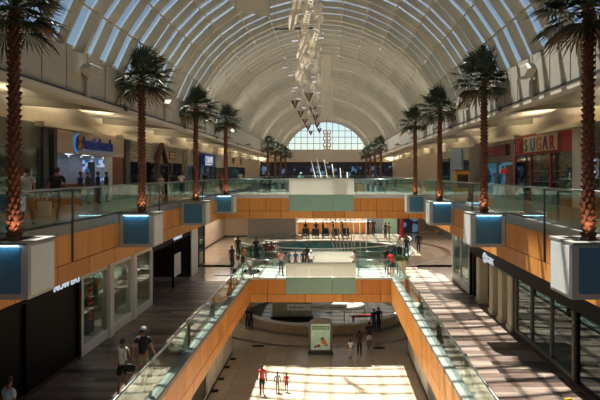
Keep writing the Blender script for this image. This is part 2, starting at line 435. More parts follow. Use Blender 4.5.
# far part of second level: floor with round opening
OC = (-.6, 51.2); OR = 7.4
def ring_floor(name, mat, x0, x1, y0, y1, c, r, z0, z1):
    """rectangle with a round hole, as radial quads"""
    n = 72; mb = MB(); vs = []
    def edge(a):
        dx, dy = math.cos(a), math.sin(a); t = 1e9
        if dx > 1e-6: t = min(t, (x1-c[0])/dx)
        if dx < -1e-6: t = min(t, (x0-c[0])/dx)
        if dy > 1e-6: t = min(t, (y1-c[1])/dy)
        if dy < -1e-6: t = min(t, (y0-c[1])/dy)
        return max(t, r+.01)
    angs = sorted(set([2*PI*i/n for i in range(n)]+[math.atan2(yy-c[1], xx-c[0]) % (2*PI) for xx in (x0, x1) for yy in (y0, y1)]))
    for a in angs:
        e = edge(a); ca, sa = math.cos(a), math.sin(a)
        vs += [(c[0]+r*ca, c[1]+r*sa, z1), (c[0]+e*ca, c[1]+e*sa, z1), (c[0]+r*ca, c[1]+r*sa, z0), (c[0]+e*ca, c[1]+e*sa, z0)]
    m = len(angs)
    for i in range(m):
        j = (i+1) % m
        mb.f += [(4*i, 4*i+1, 4*j+1, 4*j), (4*i+2, 4*j+2, 4*j+3, 4*i+3), (4*i, 4*j, 4*j+2, 4*i+2)]
    mb.v = vs
    return struct(name, mb, mat)
ring_floor('floor_far_second', 'floor2', XC-12, XC+17, 42.0, 96, OC, OR, 4.8, L2)

ring_floor('ceiling_far_first', 'soffit', XC-12, XC+17, 42.0, 70, OC, OR, 3.56, 3.7)
o = sthing('trim_round_opening')
MB().lathe([(OR, 5.14), (OR, 5.0), (OR+.02, 5.0), (OR+.35, 5.14), (OR, 5.14)], 72, OC).build('stone_curb', 'pale_curb', o)
MB().lathe([(OR, 5.0), (OR, 3.56), (OR+.05, 3.56), (OR+.05, 5.0)], 72, OC).build('fascia_panel', basic('teal_panel', (66, 122, 122), .25), o)
o = struct('floor_inlay_second', MB().lathe([(10.4, L2+.004), (10.9, L2+.004)], 72, OC, -1.1, 1.2), 'inlay')
# third level beyond the upper bridge: soffit above the round court
struct('wall_far_court', MB().box(XC-12, XC+17, 96, 96.3, 0, 10), 'beige')

# first level
struct('floor', MB().box(XC-14, XC+18, 0, 96, -.3, 0), 'floor1')
RC = (-.6, 49.8)
struct('floor_inlay_first', MB().lathe([(9.65, .004), (10.0, .004)], 96, RC), 'inlay')
struct('floor_pit_first', MB().lathe([(0.01, .012), (6.6, .012)], 64, RC), 'black2')
for side, x in ((-1, -6.43), (1, 5.1)):
    o = sthing('wall_left_first' if side < 0 else 'wall_right_first')
    x0, x1 = sorted((x, x+side*.3))
    MB().box(x0, x1, 0, 38.7, .12, 3.56).build('wall_panel', 'white', o)
    x0, x1 = sorted((x-side*.02, x+side*.3))
    MB().box(x0, x1, 0, 38.72, 0, .12).build('baseboard', 'dkgrey', o)
    mb = MB()
    for y in (30.9, 33.3, 35.7): mb.box(x-.01, x+.01, y-.02, y+.02, .12, 3.56)
    mb.build('panel_seams', 'grey', o)
    x0, x1 = sorted((x-side*.015, x+side*.05))
    MB().box(x0, x1, 27.4, 30.6, .3, 3.2).build('glazed_panel', 'darksteel', o)
for side, x in ((-1, XC-12), (1, XC+12)):
    struct('wall_left_back' if side < 0 else 'wall_right_back', MB().box(x-.1, x+.1, 38.7, 70, 0, 3.56), 'beige')
struct('wall_far_first', MB().box(XC-12, XC+17, 70, 70.3, 0, 5), 'grey')
# curved low wall of the sunken court
cw = thing('court_wall', 'pale curved low wall ringing the round court on the lowest floor', 'low wall')
MB().lathe([(6.55, 0), (6.55, .66), (6.95, .66), (6.95, 0)], 96, RC).build('wall_ring', basic('tan_wall', (178, 150, 120), .5), cw)
MB().lathe([(6.5, .66), (6.5, .74), (7.0, .74), (7.0, .66)], 96, RC).build('cap', 'pale_curb', cw)
MB().lathe([(6.96, .0), (7.35, .0), (7.35, .06), (6.96, .06)], 96, RC).build('plinth', 'stone_curb', cw)

# ------------------------------------------------------------------ glass railings
RAILN = 0
def railing(label, x, y0, y1, zf, posts, side, post_kind='fin', h=1.1, drop=0, step=1.6):
    o = thing('glass_railing', label, 'railing', (x, y0, zf), 0, None)
    L_ = y1-y0; n = max(1, round(L_/step)); w = L_/n
    for i in range(n):
        MB().box(-.008, .008, i*w+.01, (i+1)*w-.01, -.02, h-.03).build('glass_pane', 'railglass', o)
    MB().tube([(0, 0, h), (0, L_, h)], .035, 10).build('handrail', 'steel', o, True)
    for y in posts:
        yy = y-y0
        if post_kind == 'fin':   # tapered metal fin post
            s = side
            MB().prism([(s*.05, yy-.03, 0), (s*.34, yy-.03, 0), (s*.10, yy-.03, h), (s*.04, yy-.03, h)], (0, .06, 0)).build('post', 'darksteel', o)
        else:                     # slim post carried down over the fascia
            xx = -side*.03-side*.17
            m = MB().box(min(xx, xx-side*.05), max(xx, xx-side*.05), yy-.03, yy+.03, -drop, h)
            m.box(min(0, xx), max(0, xx), yy-.02, yy+.02, h-.06, h-.02)
            m.build('post', 'darksteel', o)
    return o
railing('long glass railing along the left edge of the second floor walkway', XL2-.2, 4, YB2-.1, L2+.06, [12.8, 17.6, 22.4, 27.2, 32.0, 36.8], -1)
railing('long glass railing along the right edge of the second floor walkway', XR2+.2, 4, YB2-.1, L2+.06, [13.3, 18.1, 22.9, 27.7, 32.5, 37.2], 1)
railing('glass railing behind the palm planters on the left upper gallery', XL3-.2, 3, 44.4, L3, [9.3, 18.9, 28.5, 38.1], -1, 'slim', drop=1.24)
railing('glass railing behind the palm planters on the right upper gallery', XR3+.2, 3, 44.4, L3, [9.3, 18.9, 28.5, 38.1], 1, 'slim', drop=1.24)
railing('glass railing on the left upper gallery beyond the upper bridge', XL3-.2, 48.7, 100.4, L3, [], -1, 'slim')
railing('glass railing on the right upper gallery beyond the upper bridge', XR3+.2, 48.7, 100.4, L3, [], 1, 'slim')
def railing_x(label, y, x0, x1, zf, posts, h=1.1, step=1.5):
    o = thing('glass_railing', label, 'railing', (x0, y, zf))
    L_ = x1-x0; n = max(1, round(L_/step)); w = L_/n
    for i in range(n): MB().box(i*w+.01, (i+1)*w-.01, -.008, .008, -.02, h-.03).build('glass_pane', 'railglass', o)
    MB().tube([(0, 0, h), (L_, 0, h)], .035, 10).build('handrail', 'steel', o, True)
    for x in posts: MB().box(x-x0-.025, x-x0+.025, .02, .07, -.02, h).build('post', 'steel', o)
    return o
railing_x('glass railing left of the white centre panel on the upper bridge', 44.65, XL3, -3.1, L3+.02, [-7.6, -5.5, -3.3])
railing_x('glass railing right of the white centre panel on the upper bridge', 44.65, 1.82, XR3, L3+.02, [2.0, 4.2, 6.4])
railing_x('glass railing along the far side of the upper bridge', 48.45, XL3, XR3, L3+.02, [-6.5, -4, -1.5, 1, 3.5, 6])
railing_x('glass railing left of the white centre panel on the lower bridge', YB2+.15, XL2, -2.84, L2+.02, [-4.9, -3.0])
railing_x('glass railing right of the white centre panel on the lower bridge', YB2+.15, 1.66, XR2, L2+.02, [1.8, 3.7])
railing_x('short glass railing on the far side of the lower bridge, left end', 41.9, XL2, -2.84, L2+.02, [-4.9, -3.0])
railing_x('short glass railing on the far side of the lower bridge, right end', 41.9, 1.66, XR2, L2+.02, [1.8, 3.7])
railing_x('glass railing at the edge of the far end deck', 100.7, XL3, XR3, L3, [])
o = thing('glass_railing', 'curved teal glass railing around the round second floor opening', 'railing', (OC[0], OC[1], L2))
M['tealglass'] = glass('teal_glass', (.45, .72, .70), .12, .02, .9)
MB().lathe([(OR+.15, 0.04), (OR+.15, 1.06)], 60, (0, 0), -PI*.98, PI*.05).build('glass_pane', 'tealglass', o, True)
MB().lathe([(OR+.15, 0.04), (OR+.15, .9)], 60, (0, 0), PI*.05, PI*1.02).build('glass_pane', 'railglass', o, True)
pts = [((OR+.15)*math.cos(PI*(-.98+1.03*i/60)), (OR+.15)*math.sin(PI*(-.98+1.03*i/60)), 1.1) for i in range(61)]
MB().tube(pts, .04, 6).build('handrail', 'white', o, True)

# ------------------------------------------------------------------ planters
def make_planter(side, lit_front, lit_side):
    s = side
    o = thing('planter', 'x', 'planter')
    w = 1.34; h = 1.33; in_x = 0            # local origin: top centre on the floor edge plane, y=front
    m = MB().box(-w/2, w/2, .03, 1.34, -h, -.06)
    bevel(m.build('box', 'pl_frame', o), .015)
    MB().box(-w/2+.17, w/2-.17, 0.0, .028, -h+.14, -.13).build('front_panel', 'pl_blue', o)
    xs = -s*w/2
    x0, x1 = sorted((xs, xs-s*.025))
    MB().box(x0, x1, .1, 1.24, -h+.08, -.11).build('side_panel', 'pl_white', o)
    fr = MB()
    fr.box(-w/2-.02, w/2+.02, -.09, .2, -.07, 0).box(-w/2-.02, w/2+.02, 1.17, 1.37, -.07, 0)
    fr.box(-w/2-.02, -w/2+.17, .2, 1.17, -.07, 0).box(w/2-.17, w/2+.02, .2, 1.17, -.07, 0)
    bevel(fr.build('rim', 'stone_curb', o), .01)
    MB().box(-w/2+.17, w/2-.17, .2, 1.17, -.059, -.03).build('soil', 'soil', o)
    if lit_front: MB().box(-w/2+.2, w/2-.2, -.08, -.02, -.082, -.071).build('light_strip', 'led', o)
    return o
PY = [13.5, 23.1, 32.7, 42.3]
PXL, PXR = XL3+.68, XR3-.68
ordn = ['first', 'second', 'third', 'fourth']
for side, px_, sn in ((-1, PXL, 'left'), (1, PXR, 'right')):
    for i, y in enumerate(PY):
        lit = {(-1, 0): 1, (-1, 1): 1, (-1, 2): 0, (-1, 3): 1, (1, 0): 0, (1, 1): 1, (1, 2): 1, (1, 3): 0}[(side, i)]
        p = make_planter(side, lit, 0)
        p.location = (px_, y, L3+.02)
        p['label'] = 'square blue fronted planter box hung on the %s gallery edge, %s from the front' % (sn, ordn[i])
        p['group'] = 'planter boxes along the gallery edges'
    for i in range(4):
        y = 71.3+9.6*i
        p = make_planter(side, 0, 0); p.location = (px_, y, L3+.02)
        p['label'] = 'distant planter box on the far %s gallery edge, %s beyond the upper bridge' % (sn, ordn[i]); p['group'] = 'planter boxes along the gallery edges'

# ------------------------------------------------------------------ palms
def make_palm(h, cr, seed, spear=False):
    rnd = random.Random(seed)
    o = thing('palm_tree', 'x', 'palm tree')
    # trunk: rings of diamond leaf scars
    mb = MB(); n = 14; rows = int(h/.07); vs = []
    for i in range(rows+1):
        z = h*i/rows; t = z/h
        r0 = .125-.02*t+.03*math.exp(-z*3)
        for j in range(n):
            a = 2*PI*j/n
            on = (i % 2 == 0) and ((j+i//2) % 2 == 0)
            bump = (.07 if on else 0)*(.6+.6*rnd.random())
            r = r0+bump
            vs.append((r*math.cos(a), r*math.sin(a), z+(.045 if on else 0)))
    mb.v = vs
    for i in range(rows):
        for j in range(n):
            mb.f.append((i*n+j, i*n+(j+1) % n, (i+1)*n+(j+1) % n, (i+1)*n+j))
    mb.build('trunk', 'trunk', o)
    # crown of fan leaves
    live, dry = MB(), MB()
    nf = 44
    for k in range(nf):
        az = k*2.39996+rnd.uniform(-.2, .2)
        u = k/(nf-1)
        el = math.radians(84-122*u+rnd.uniform(-8, 8))      # upright to drooping
        if spear and k < 2: el = math.radians(88)
        pl = (.55+.25*rnd.random())*cr/1.3; fan = (.72+.2*rnd.random())*cr/1.3
        d = Vector((math.cos(az)*math.cos(el), math.sin(az)*math.cos(el), math.sin(el)))
        side_ = Vector((-math.sin(az), math.cos(az), 0)); up = side_.cross(d)*-1
        if up.z < 0: up = -up
        base = Vector((0, 0, h-.05+.15*(1-u)))
        bend = .25*cr*(1-abs(math.sin(el)))
        tip = base+d*pl-Vector((0, 0, bend*.3))
        m = dry if (u > .86 and rnd.random() < .7) else live
        m.tube([base, base+d*pl*.5+Vector((0, 0, .02)), tip], [.02, .015, .012], 4)
        ns = 17
        for q in range(ns):
            a = math.radians(-100+200*q/(ns-1))
            if spear and k < 2: a *= .12
            dd = (d*math.cos(a)+side_*math.sin(a)).normalized()
            ln = fan*(1-.28*(abs(a)/1.75)**2)*(.9+.2*rnd.random())
            w = .035*cr/1.3
            s1 = dd.cross(up).normalized()*w
            p0 = tip; p1 = tip+dd*ln*.55-Vector((0, 0, .04)); p2 = tip+dd*ln-Vector((0, 0, .10+.22*rnd.random()*ln))
            fold = up*w*.6
            m.add([p0, p1-s1+fold, p1+s1+fold, p1-fold*.3, p2], [(0, 1, 3), (0, 3, 2), (1, 4, 3), (3, 4, 2)])
    live.build('fronds', 'frond', o)
    if dry.v: dry.build('dry_fronds', 'frond_dry', o)
    return o
near = {(-1, 0): (5.5, 1.15, 1), (-1, 1): (5.4, 1.32, 2), (-1, 2): (5.3, 1.25, 3), (-1, 3): (5.45, 1.2, 4),
        (1, 0): (5.6, 1.3, 5), (1, 1): (5.35, 1.38, 6), (1, 2): (5.3, 1.3, 7), (1, 3): (5.35, 1.2, 8)}
for (s, i), (h, cr, sd) in near.items():
    p = make_palm(h, cr, sd, spear=(s == 1 and i == 1))
    p.location = ((PXL if s < 0 else PXR), PY[i]+.68, L3-.02)
    for ch in p.children:            # leaves bend where they meet the upper wall and the vault
        for v in ch.data.vertices:
            zz = v.co.z+L3
            lim = .72 if zz < 15.75 else max(.1, math.sqrt(max(1, 7.7**2-(zz-VZ)**2))-6.91)
            if v.co.x*s > lim: v.co.x = s*(lim+(v.co.x*s-lim)*.3)
            if v.co.z > h*.8 and math.sqrt(max(1, 7.7**2-min(6, zz-VZ)**2)) < 6.9 and zz > 17.0: v.co.z = 17.0-L3
    p['label'] = 'tall fan palm rising from the %s %s gallery planter, lit at its foot' % (['nearest', 'second', 'third', 'fourth'][i], 'left' if s < 0 else 'right')
    p['group'] = 'fan palms in the planters beside the void'
base_palm = {}
for i in range(4):
    for s in (-1, 1):
        src = [c for c in C.objects if c.name.startswith('palm_tree')][(1, 2, 3, 2)[i]+(4 if s > 0 else 0)]
        p = copy_tree(src)
        p.location = ((PXL if s < 0 else PXR), 71.98+9.6*i, L3-.02); p.scale = (1, -1 if i % 2 else 1, .92)
        p['label'] = 'small distant fan palm on the %s, %s beyond the upper bridge' % ('left' if s < 0 else 'right', ordn[i])
        p['group'] = 'fan palms in the planters beside the void'
# trunk uplights
k = 0
for s, x in ((-1, PXL), (1, PXR)):
    for i, y in enumerate(PY):
        u = thing('uplight', 'small round uplight in the soil at the foot of the %s %s palm' % (['nearest', 'second', 'third', 'fourth'][i], 'left' if s < 0 else 'right'), 'lamp', (x-s*.2, y+.34, L3-.01), 0, 'uplights under the palms')
        MB().lathe([(.001, 0), (.06, 0), (.07, .08), (.055, .08), (.05, .05), (.001, .05)], 12).build('housing', 'darksteel', u)
        MB().lathe([(.001, .055), (.05, .055)], 12).build('lens', emission('warm_lens', (255, 170, 110), 8) if k == 0 else bpy.data.materials['warm_lens'], u)
        ld = bpy.data.lights.new('uplight_lamp', 'SPOT'); ld.energy = 30; ld.color = (1, .66, .42); ld.spot_size = math.radians(80); ld.spot_blend = .8; ld.shadow_soft_size = .04
        lo = bpy.data.objects.new('uplight_lamp', ld); C.objects.link(lo); lo.parent = u; lo.location = (0, 0, .12)
        d = Vector((s*.2, .3, .75)); lo.rotation_euler = d.to_track_quat('-Z', 'Y').to_euler()
        k += 1
#PART2

# ------------------------------------------------------------------ shopfronts
def front(name, label, side, xw, y0, y1, zf, zh, zt, head, inner, frame='darksteel', nwin=3, depth=3.0, glassy=True,
          sill=0, lamp=0, lampcol=(255, 236, 205), group=None, doorgap=None, innerfloor=None):
    """one shop: header over an opening, side partitions, lit room behind, panes between slim frames"""
    o = thing(name, label, 'shopfront', (0, 0, 0), 0, group)
    def bx(xa, xb, ya, yb, za, zb, nm, m):
        a, b = sorted((xw+side*xa, xw+side*xb)); return MB().box(a, b, ya, yb, za, zb).build(nm, m, o)
    if zt > zh: bx(0, .3, y0, y1, zh, zt, 'header', head)
    bx(depth, depth+.1, y0+.01, y1-.01, zf, zt, 'room_wall', inner)
    bx(.02, depth, y0, y0+.08, zf, zt, 'partition', inner); bx(.02, depth, y1-.08, y1, zf, zt, 'partition', inner)
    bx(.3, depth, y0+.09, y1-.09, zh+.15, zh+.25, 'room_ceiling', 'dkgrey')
    if lamp:
        a, b = sorted((xw+side*.9, xw+side*(depth-.6)))
        n = max(1, int((y1-y0)/2)); lm = emission('shop_lamp', lampcol, lamp)
        for i in range(n):
            yc = y0+(y1-y0)*(i+.5)/n; MB().box(a, b, yc-.25, yc+.25, zh+.1, zh+.14).build('ceiling_lamp', lm, o)
    w = (y1-y0)/nwin
    for i in range(nwin+1):
        yc = y0+i*w+(.1 if i == 0 else -.1 if i == nwin else 0); hw = .05 if 0 < i < nwin else .09
        bx(-.04, .08, yc-hw, yc+hw, zf, zh, 'frame', frame)
    if glassy:
        for i in range(nwin):
            if doorgap is not None and i in doorgap: continue
            bx(.02, .035, y0+i*w+.05, y0+(i+1)*w-.05, zf+sill, zh, 'pane', 'shopglass')
            if sill: bx(-.02, .2, y0+i*w+.05, y0+(i+1)*w-.05, zf, zf+sill, 'sill', frame)
    return o
M['teal_dark'] = basic('dim_olive_panel', (104, 104, 88), .7)
M['brownwood'] = basic('brown_wood_panel', (128, 72, 40), .5, noise=.25, scale=2)
M['stonehead'] = stonewall('textured_stone', (170, 160, 138), (132, 124, 104), (100, 92, 78))
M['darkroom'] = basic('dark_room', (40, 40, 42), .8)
M['paleroom'] = basic('pale_room', (186, 190, 196), .7)
M['bluepale'] = basic('pale_blue_panel', (150, 170, 190), .6)
M['warmroom'] = basic('warm_room', (150, 128, 98), .7, noise=.25)
M['goods'] = mosaic('shelf_goods', [(30, 30, 34), (60, 62, 60), (110, 60, 50), (40, 60, 90), (130, 120, 90), (24, 22, 24), (70, 90, 80)], 6)
M['candy'] = mosaic('candy_goods', [(28, 28, 34), (60, 66, 62), (120, 50, 60), (50, 80, 110), (160, 150, 80), (30, 28, 34), (80, 110, 90), (40, 40, 44)], 7)
M['redfront'] = basic('red_shopfront', (158, 24, 34), .5, noise=.06)
M['bluesign'] = basic('deep_blue', (22, 48, 130), .4, emit=(22, 60, 160), es=.05)
M['gold'] = basic('gold', (220, 160, 50), .5)
M['winblue'] = mosaic('blue_display', [(110, 160, 190), (130, 180, 205), (60, 90, 130), (150, 195, 215), (30, 40, 60)], 2.2, emit=.35)
M['scrblue'] = mosaic('blue_white_menu', [(30, 90, 190), (190, 205, 220), (60, 120, 200), (210, 215, 220)], 5, emit=.35)
M['nightblue'] = mosaic('dark_blue_display', [(16, 20, 34), (22, 40, 74), (14, 14, 22), (90, 130, 170), (12, 12, 18), (20, 26, 44)], 1.6, emit=.3)
M['litwhite'] = emission('lit_letters', (225, 235, 245), .55)
M['litblue'] = emission('lit_blue_rim', (90, 160, 220), .35)
zf3, zt3 = L3, 14.0
# --- third level, left
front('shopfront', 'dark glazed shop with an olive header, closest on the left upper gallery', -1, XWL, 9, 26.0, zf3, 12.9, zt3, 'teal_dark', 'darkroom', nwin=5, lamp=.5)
struct('wall_left_pier', MB().box(XWL-.5, XWL+.12, 26.0, 26.45, zf3, zt3).box(XWL-.5, XWL+.12, 27.0, 27.3, zf3, zt3).box(XWL-.5, XWL-.1, 26.45, 27.0, zf3, zt3), 'dkgrey')
o = front('snack_shop', 'brightly lit pretzel shop with a beige header and blue letters', -1, XWL, 27.3, 36.5, zf3, 12.75, zt3, 'beige', 'paleroom', nwin=1, glassy=False, depth=2.6, lamp=3.0, lampcol=(225, 235, 255))
bevel(MB().box(XWL-1.1, XWL-.3, 27.6, 33.4, zf3, zf3+1.05).build('counter', 'brownwood', o), .02)
MB().box(XWL-.12, XWL+.0, 34.6, 36.4, zf3, 12.75).build('wood_panel', 'brownwood', o)
MB().box(XWL-.1, XWL-.02, 33.6, 34.6, zf3, 12.75).build('white_panel', 'white', o)
for a, b, z0, z1 in ((-2.5, -1.9, 11.9, 12.6), (-1.6, -.9, 12.15, 12.6), (-1.5, -1.0, 11.3, 11.55)):
    MB().box(XWL+a, XWL+b, 36.3, 36.38, z0, z1).build('menu_board', 'scrblue', o)
MB().box(XWL-.32, XWL-.26, 31.8, 32.6, 10.6, 12.4).build('poster', 'nightblue', o)
for i in range(5):
    MB().lathe([(.001, 0), (.07, 0), (.05, .1), (.001, .1)], 10, (XWL-.5, 28.4+i*1.5)).build('downlight', 'litwhite', o).location.z = 12.62
sg = thing('shop_sign', 'dark blue script shop name with a gold pretzel badge on the beige header', 'sign', (XWL+.03, 29.2, 13.3))
text("AuntieAnne's", .92, 'bluesign', sg, (.02, .95, -.25), ROT_L, sx=.86, ext=.05)
MB().prism([(0, .85, -.36), (0, 5.6, -.36), (0, 5.6, -.34), (0, .85, -.34)], (.05, 0, 0)).build('underline', 'litblue', sg)
mb = MB(); n = 20
for i in range(n):
    a, b = PI*.5+PI*i/n, PI*.5+PI*(i+1)/n
    mb.prism([(0, .55+.55*math.cos(a), .5*math.sin(a)), (0, .55+.55*math.cos(b), .5*math.sin(b)), (0, .55+.4*math.cos(b), .4*math.sin(b)), (0, .55+.4*math.cos(a), .4*math.sin(a))], (.05, 0, 0))
mb.build('glowing_halo', 'litblue', sg)
MB().prism([(0, .3+.02, -.38), (0, .62, -.38), (0, .62, .44), (0, .42, .5), (0, .32, .3)], (.04, 0, 0)).build('badge', 'bluesign', sg)
pts = [(.08, .66+.2*math.sin(t*2)*1, .05+.34*math.cos(t)) for t in [2*PI*i/40 for i in range(41)]]
MB().tube(pts, .05, 6).build('pretzel', 'gold', sg, True)
struct('wall_left_pier', MB().box(XWL-.5, XWL+.1, 36.5, 37.3, zf3, zt3), 'dkgrey')
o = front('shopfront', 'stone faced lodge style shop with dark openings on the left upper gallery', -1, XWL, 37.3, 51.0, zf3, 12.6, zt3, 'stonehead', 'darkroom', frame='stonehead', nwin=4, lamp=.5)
gab = thing('gable_porch', 'steep A shaped timber gable over the lodge style shop door', 'porch', (XWL, 43.8, zf3))
for s in (-1, 1):
    MB().prism([(.1, s*1.5, 2.2), (.1, s*1.25, 2.2), (.1, s*0, 3.55), (.1, 0, 3.85)], (.3, 0, 0)).build('rafter', 'brownmetal', gab)
    MB().box(.1, .4, s*1.4-.12, s*1.4+.12, 0, 2.3).build('post', 'brownmetal', gab)
MB().prism([(.02, -1.2, 2.3), (.02, 1.2, 2.3), (.02, 0, 3.5)], (.1, 0, 0)).build('gable_panel', 'stonehead', gab)
MB().box(.1, .36, -1.4, 1.4, 2.15, 2.3).build('tie_beam', 'brownmetal', gab)
sg = thing('shop_sign', 'small dark plaque on the stone shop header right of the timber gable', 'sign', (XWL+.02, 46.6, 13.2))
MB().box(0, .06, 0, 1.7, -.3, .35).build('board', 'teal_dark', sg)
for r in range(2): MB().box(.06, .08, .15, 1.5, -.18+r*.25, -.06+r*.25).build('raised_line', 'gold', sg)
struct('wall_left_pier', MB().box(XWL-.5, XWL+.2, 51.0, 52.0, zf3, zt3), 'grey')
front('shopfront', 'pale shop with bluish windows beside the stone lodge shop', -1, XWL, 52.0, 66.0, zf3, 12.5, zt3, 'plaster', 'bluepale', nwin=5, lamp=1.2)
sg = thing('shop_sign', 'projecting dark blue lit sign with white capital letters on the left gallery', 'sign', (XWL+.3, 57.2, 13.0))
MB().box(0, .3, 0, 5.4, -.5, .72).build('board', 'bluesign', sg)
text('CHAMPS', .95, 'litwhite', sg, (.31, .25, -.2), ROT_L, sx=1.0)
MB().box(.3, .33, .3, 3.4, -.42, -.28).build('strapline', 'litwhite', sg)
o = front('shopfront', 'shop with a yellow lit display on the left upper gallery', -1, XWL, 66.0, 72.5, zf3, 12.4, zt3, 'plaster', basic('yellow_room', (196, 150, 40), .6), nwin=2, lamp=2.5)
front('shopfront', 'pale shop with two dark emblems on its header, far along the left upper gallery', -1, XWL, 72.5, 88.0, zf3, 12.6, zt3, 'beige', 'bluepale', nwin=4, lamp=1.0)
for y in (77.5, 84):
    sg = thing('shop_sign', 'small dark emblem on the pale far left shop header, %s of two' % ('nearer' if y < 80 else 'farther'), 'sign', (XWL+.02, y, 13.3))
    MB().prism([(0, -1, .35), (0, 0, -.35), (0, 1.1, .45), (0, .2, .1), (0, -.4, .5)], (.08, 0, 0)).build('emblem', 'brownmetal', sg)
struct('wall_left', MB().box(XWL-.4, XWL, 88, 107, zf3, zt3).box(XWL-.4, XWL, -8, 9, zf3, zt3), 'beige')
struct('wall_left_cove', MB().box(XWL-1.3, XWL-1.1, -8, 107, 13.8, 15.8), 'soffit')
# --- third level, right
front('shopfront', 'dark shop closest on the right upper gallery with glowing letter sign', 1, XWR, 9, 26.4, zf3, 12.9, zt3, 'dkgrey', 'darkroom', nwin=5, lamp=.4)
sg = thing('shop_sign', 'glowing blue white letter sign at the right picture edge', 'sign', (XWR-.03, 25.7, 12.0))
text('S', 1.2, 'litwhite', sg, (-.02, 0, -.4), ROT_R)
struct('wall_right_pier', MB().box(XWR-.12, XWR+.5, 26.4, 27.4, zf3, zt3), 'white')
o = front('candy_shop', 'bright red fronted sweet shop with crowded windows', 1, XWR, 27.4, 36.3, zf3, 12.85, zt3, 'redfront', 'candy', frame='redfront', nwin=3, depth=1.6, lamp=2.2)
for i in range(3):
    yc = 28.9+i*2.9
    for z in (10.7, 11.3, 11.9):
        MB().box(XWR+.7, XWR+1.1, yc-1.0, yc+1.0, z, z+.04).build('shelf', 'white', o)
        MB().box(XWR+.72, XWR+1.05, yc-.9, yc+.9, z+.04, z+.36).build('goods', 'candy', o)
sg = thing('shop_sign', 'red sign with pink letters and a cream board of multicoloured patterned letters', 'sign', (XWR-.03, 35.9, 13.4))
M['pinkl'] = basic('pink_letters', (226, 110, 120), .5)
text("IT'", .95, 'pinkl', sg, (-.03, -.1, -.35), ROT_R, sx=.85)
MB().box(-.06, 0, -6.6, -1.55, -.42, .45).build('board', 'cream', sg)
for i, (ch, c) in enumerate(zip('SUGAR', [(60, 140, 80), (70, 120, 190), (205, 120, 50), (150, 70, 140), (200, 60, 80)])):
    text(ch, 1.0, basic('letter_'+'abcde'[i]*2, c, .5, noise=.5, scale=14), sg, (-.08, -1.75-i*.97, -.36), ROT_R, sx=1.1)
o = front('clothes_shop', 'shop with a glowing pale blue window and stone surround beside the red sweet shop', 1, XWR, 36.5, 43.6, zf3, 12.5, zt3, 'stonehead', 'winblue', frame='stonehead', nwin=2, depth=1.2, lamp=1.5)
text('H&M', .5, basic('red_letters', (220, 20, 30), .5, emit=(220, 20, 30), es=.15), o, (XWR-.06, 39.0, 11.75), ROT_R, sx=1.2)
MB().box(XWR-.06, XWR+.02, 36.6, 38.0, zf3, 12.3).build('poster', 'brownwood', o)
sg = thing('shop_sign', 'dark maroon sign board on the stone header above the pale blue window', 'sign', (XWR-.03, 37.2, 13.2))
MB().box(-.3, 0, 0, 5.2, -.3, .42).build('board', basic('maroon', (86, 22, 22), .5), sg)
text('DRY GOODS', .42, 'redfront', sg, (-.31, 4.9, -.12), ROT_R, sx=1.6)
struct('wall_right_pier', MB().box(XWR-.3, XWR+.5, 43.6, 47.0, zf3, zt3), 'grey')
front('shopfront', 'dark opening beyond the grey pier on the right upper gallery', 1, XWR, 47.0, 50.2, zf3, 12.9, zt3, 'plaster', 'darkroom', nwin=1, lamp=.3)
struct('wall_right_pier', MB().box(XWR-.2, XWR+.5, 50.2, 54.8, zf3, zt3), 'bluepale')
front('shopfront', 'tall dark opening between pale piers far on the right upper gallery', 1, XWR, 54.8, 60.5, zf3, 13.2, zt3, 'plaster', 'darkroom', nwin=1, lamp=.3)
struct('wall_right', MB().box(XWR, XWR+.4, 60.5, 107, zf3, zt3).box(XWR, XWR+.4, -8, 9, zf3, zt3), 'beige')
struct('wall_right_cove', MB().box(XWR+1.1, XWR+1.3, -8, 107, 13.8, 15.8), 'soffit')
kb = thing('kiosk', 'small tan display kiosk standing by the grey pier on the right upper gallery', 'kiosk', (9.9, 44.5, L3))
bevel(MB().box(-.5, .5, -.5, .5, 0, 1.75).build('cabinet', 'gold', kb), .03)
MB().box(-.4, .4, -.53, -.5, .5, 1.5).build('screen', 'brownmetal', kb); MB().box(-.56, .56, -.56, .56, 1.75, 1.85).build('top', 'brownwood', kb)
# --- end shop, third level
o = thing('department_store_front', 'wide dark store front with glowing blue displays under the arched window', 'shopfront')
MB().box(XC-12, XC+12, 107.3, 107.5, zf3, 13.8).build('room_wall', 'nightblue', o)
MB().box(XC-12, XC+12, 107.0, 107.3, 13.1, 13.8).build('header', 'black2', o)
for i in range(9): MB().box(XC-12+i*3-.12, XC-12+i*3+.12, 107.0, 107.25, zf3, 13.1).build('frame', 'dkgrey', o)

# --- second level, left
XL, XR = -9.05, 7.73
zt2 = 8.37
def pier(nm, side, xw, ya, yb, z0, z1, m, out=.0, th=.4):
    a, b = sorted((xw-side*out, xw+side*th)); return struct(nm, MB().box(a, b, ya, yb, z0, z1), m)
o = front('shopfront', 'black walled shop closest on the left of the second floor', -1, XL, 6, 21.4, L2, 7.9, zt2, 'black', 'black', frame='black', nwin=4, depth=2, glassy=False)
MB().box(XL-.2, XL-.05, 6, 21.3, L2, 7.9).build('black_panel', 'black', o)
sg = thing('shop_sign', 'white lit letters tucked under the wooden fascia above the black shop', 'sign', (XL+.05, 18.8, 8.0))
text('NOW EAT', .34, 'litwhite', sg, (0.2, .0, .0), ROT_L, sx=1.25)
o = front('fashion_shop', 'pale framed fashion shop with red dressed mannequins in its windows', -1, XL, 21.4, 30.0, L2, 7.9, zt2, 'white', 'warmroom', frame='white', nwin=3, sill=.35, lamp=4)
for yy in (24.2, 27.1): MB().box(XL-.25, XL+.12, yy-.22, yy+.22, L2, 8.37).build('pilaster', 'white', o)
MB().box(XL-2.9, XL-2.6, 22, 29.6, L2+.3, 7.4).build('stock_wall', 'goods', o)
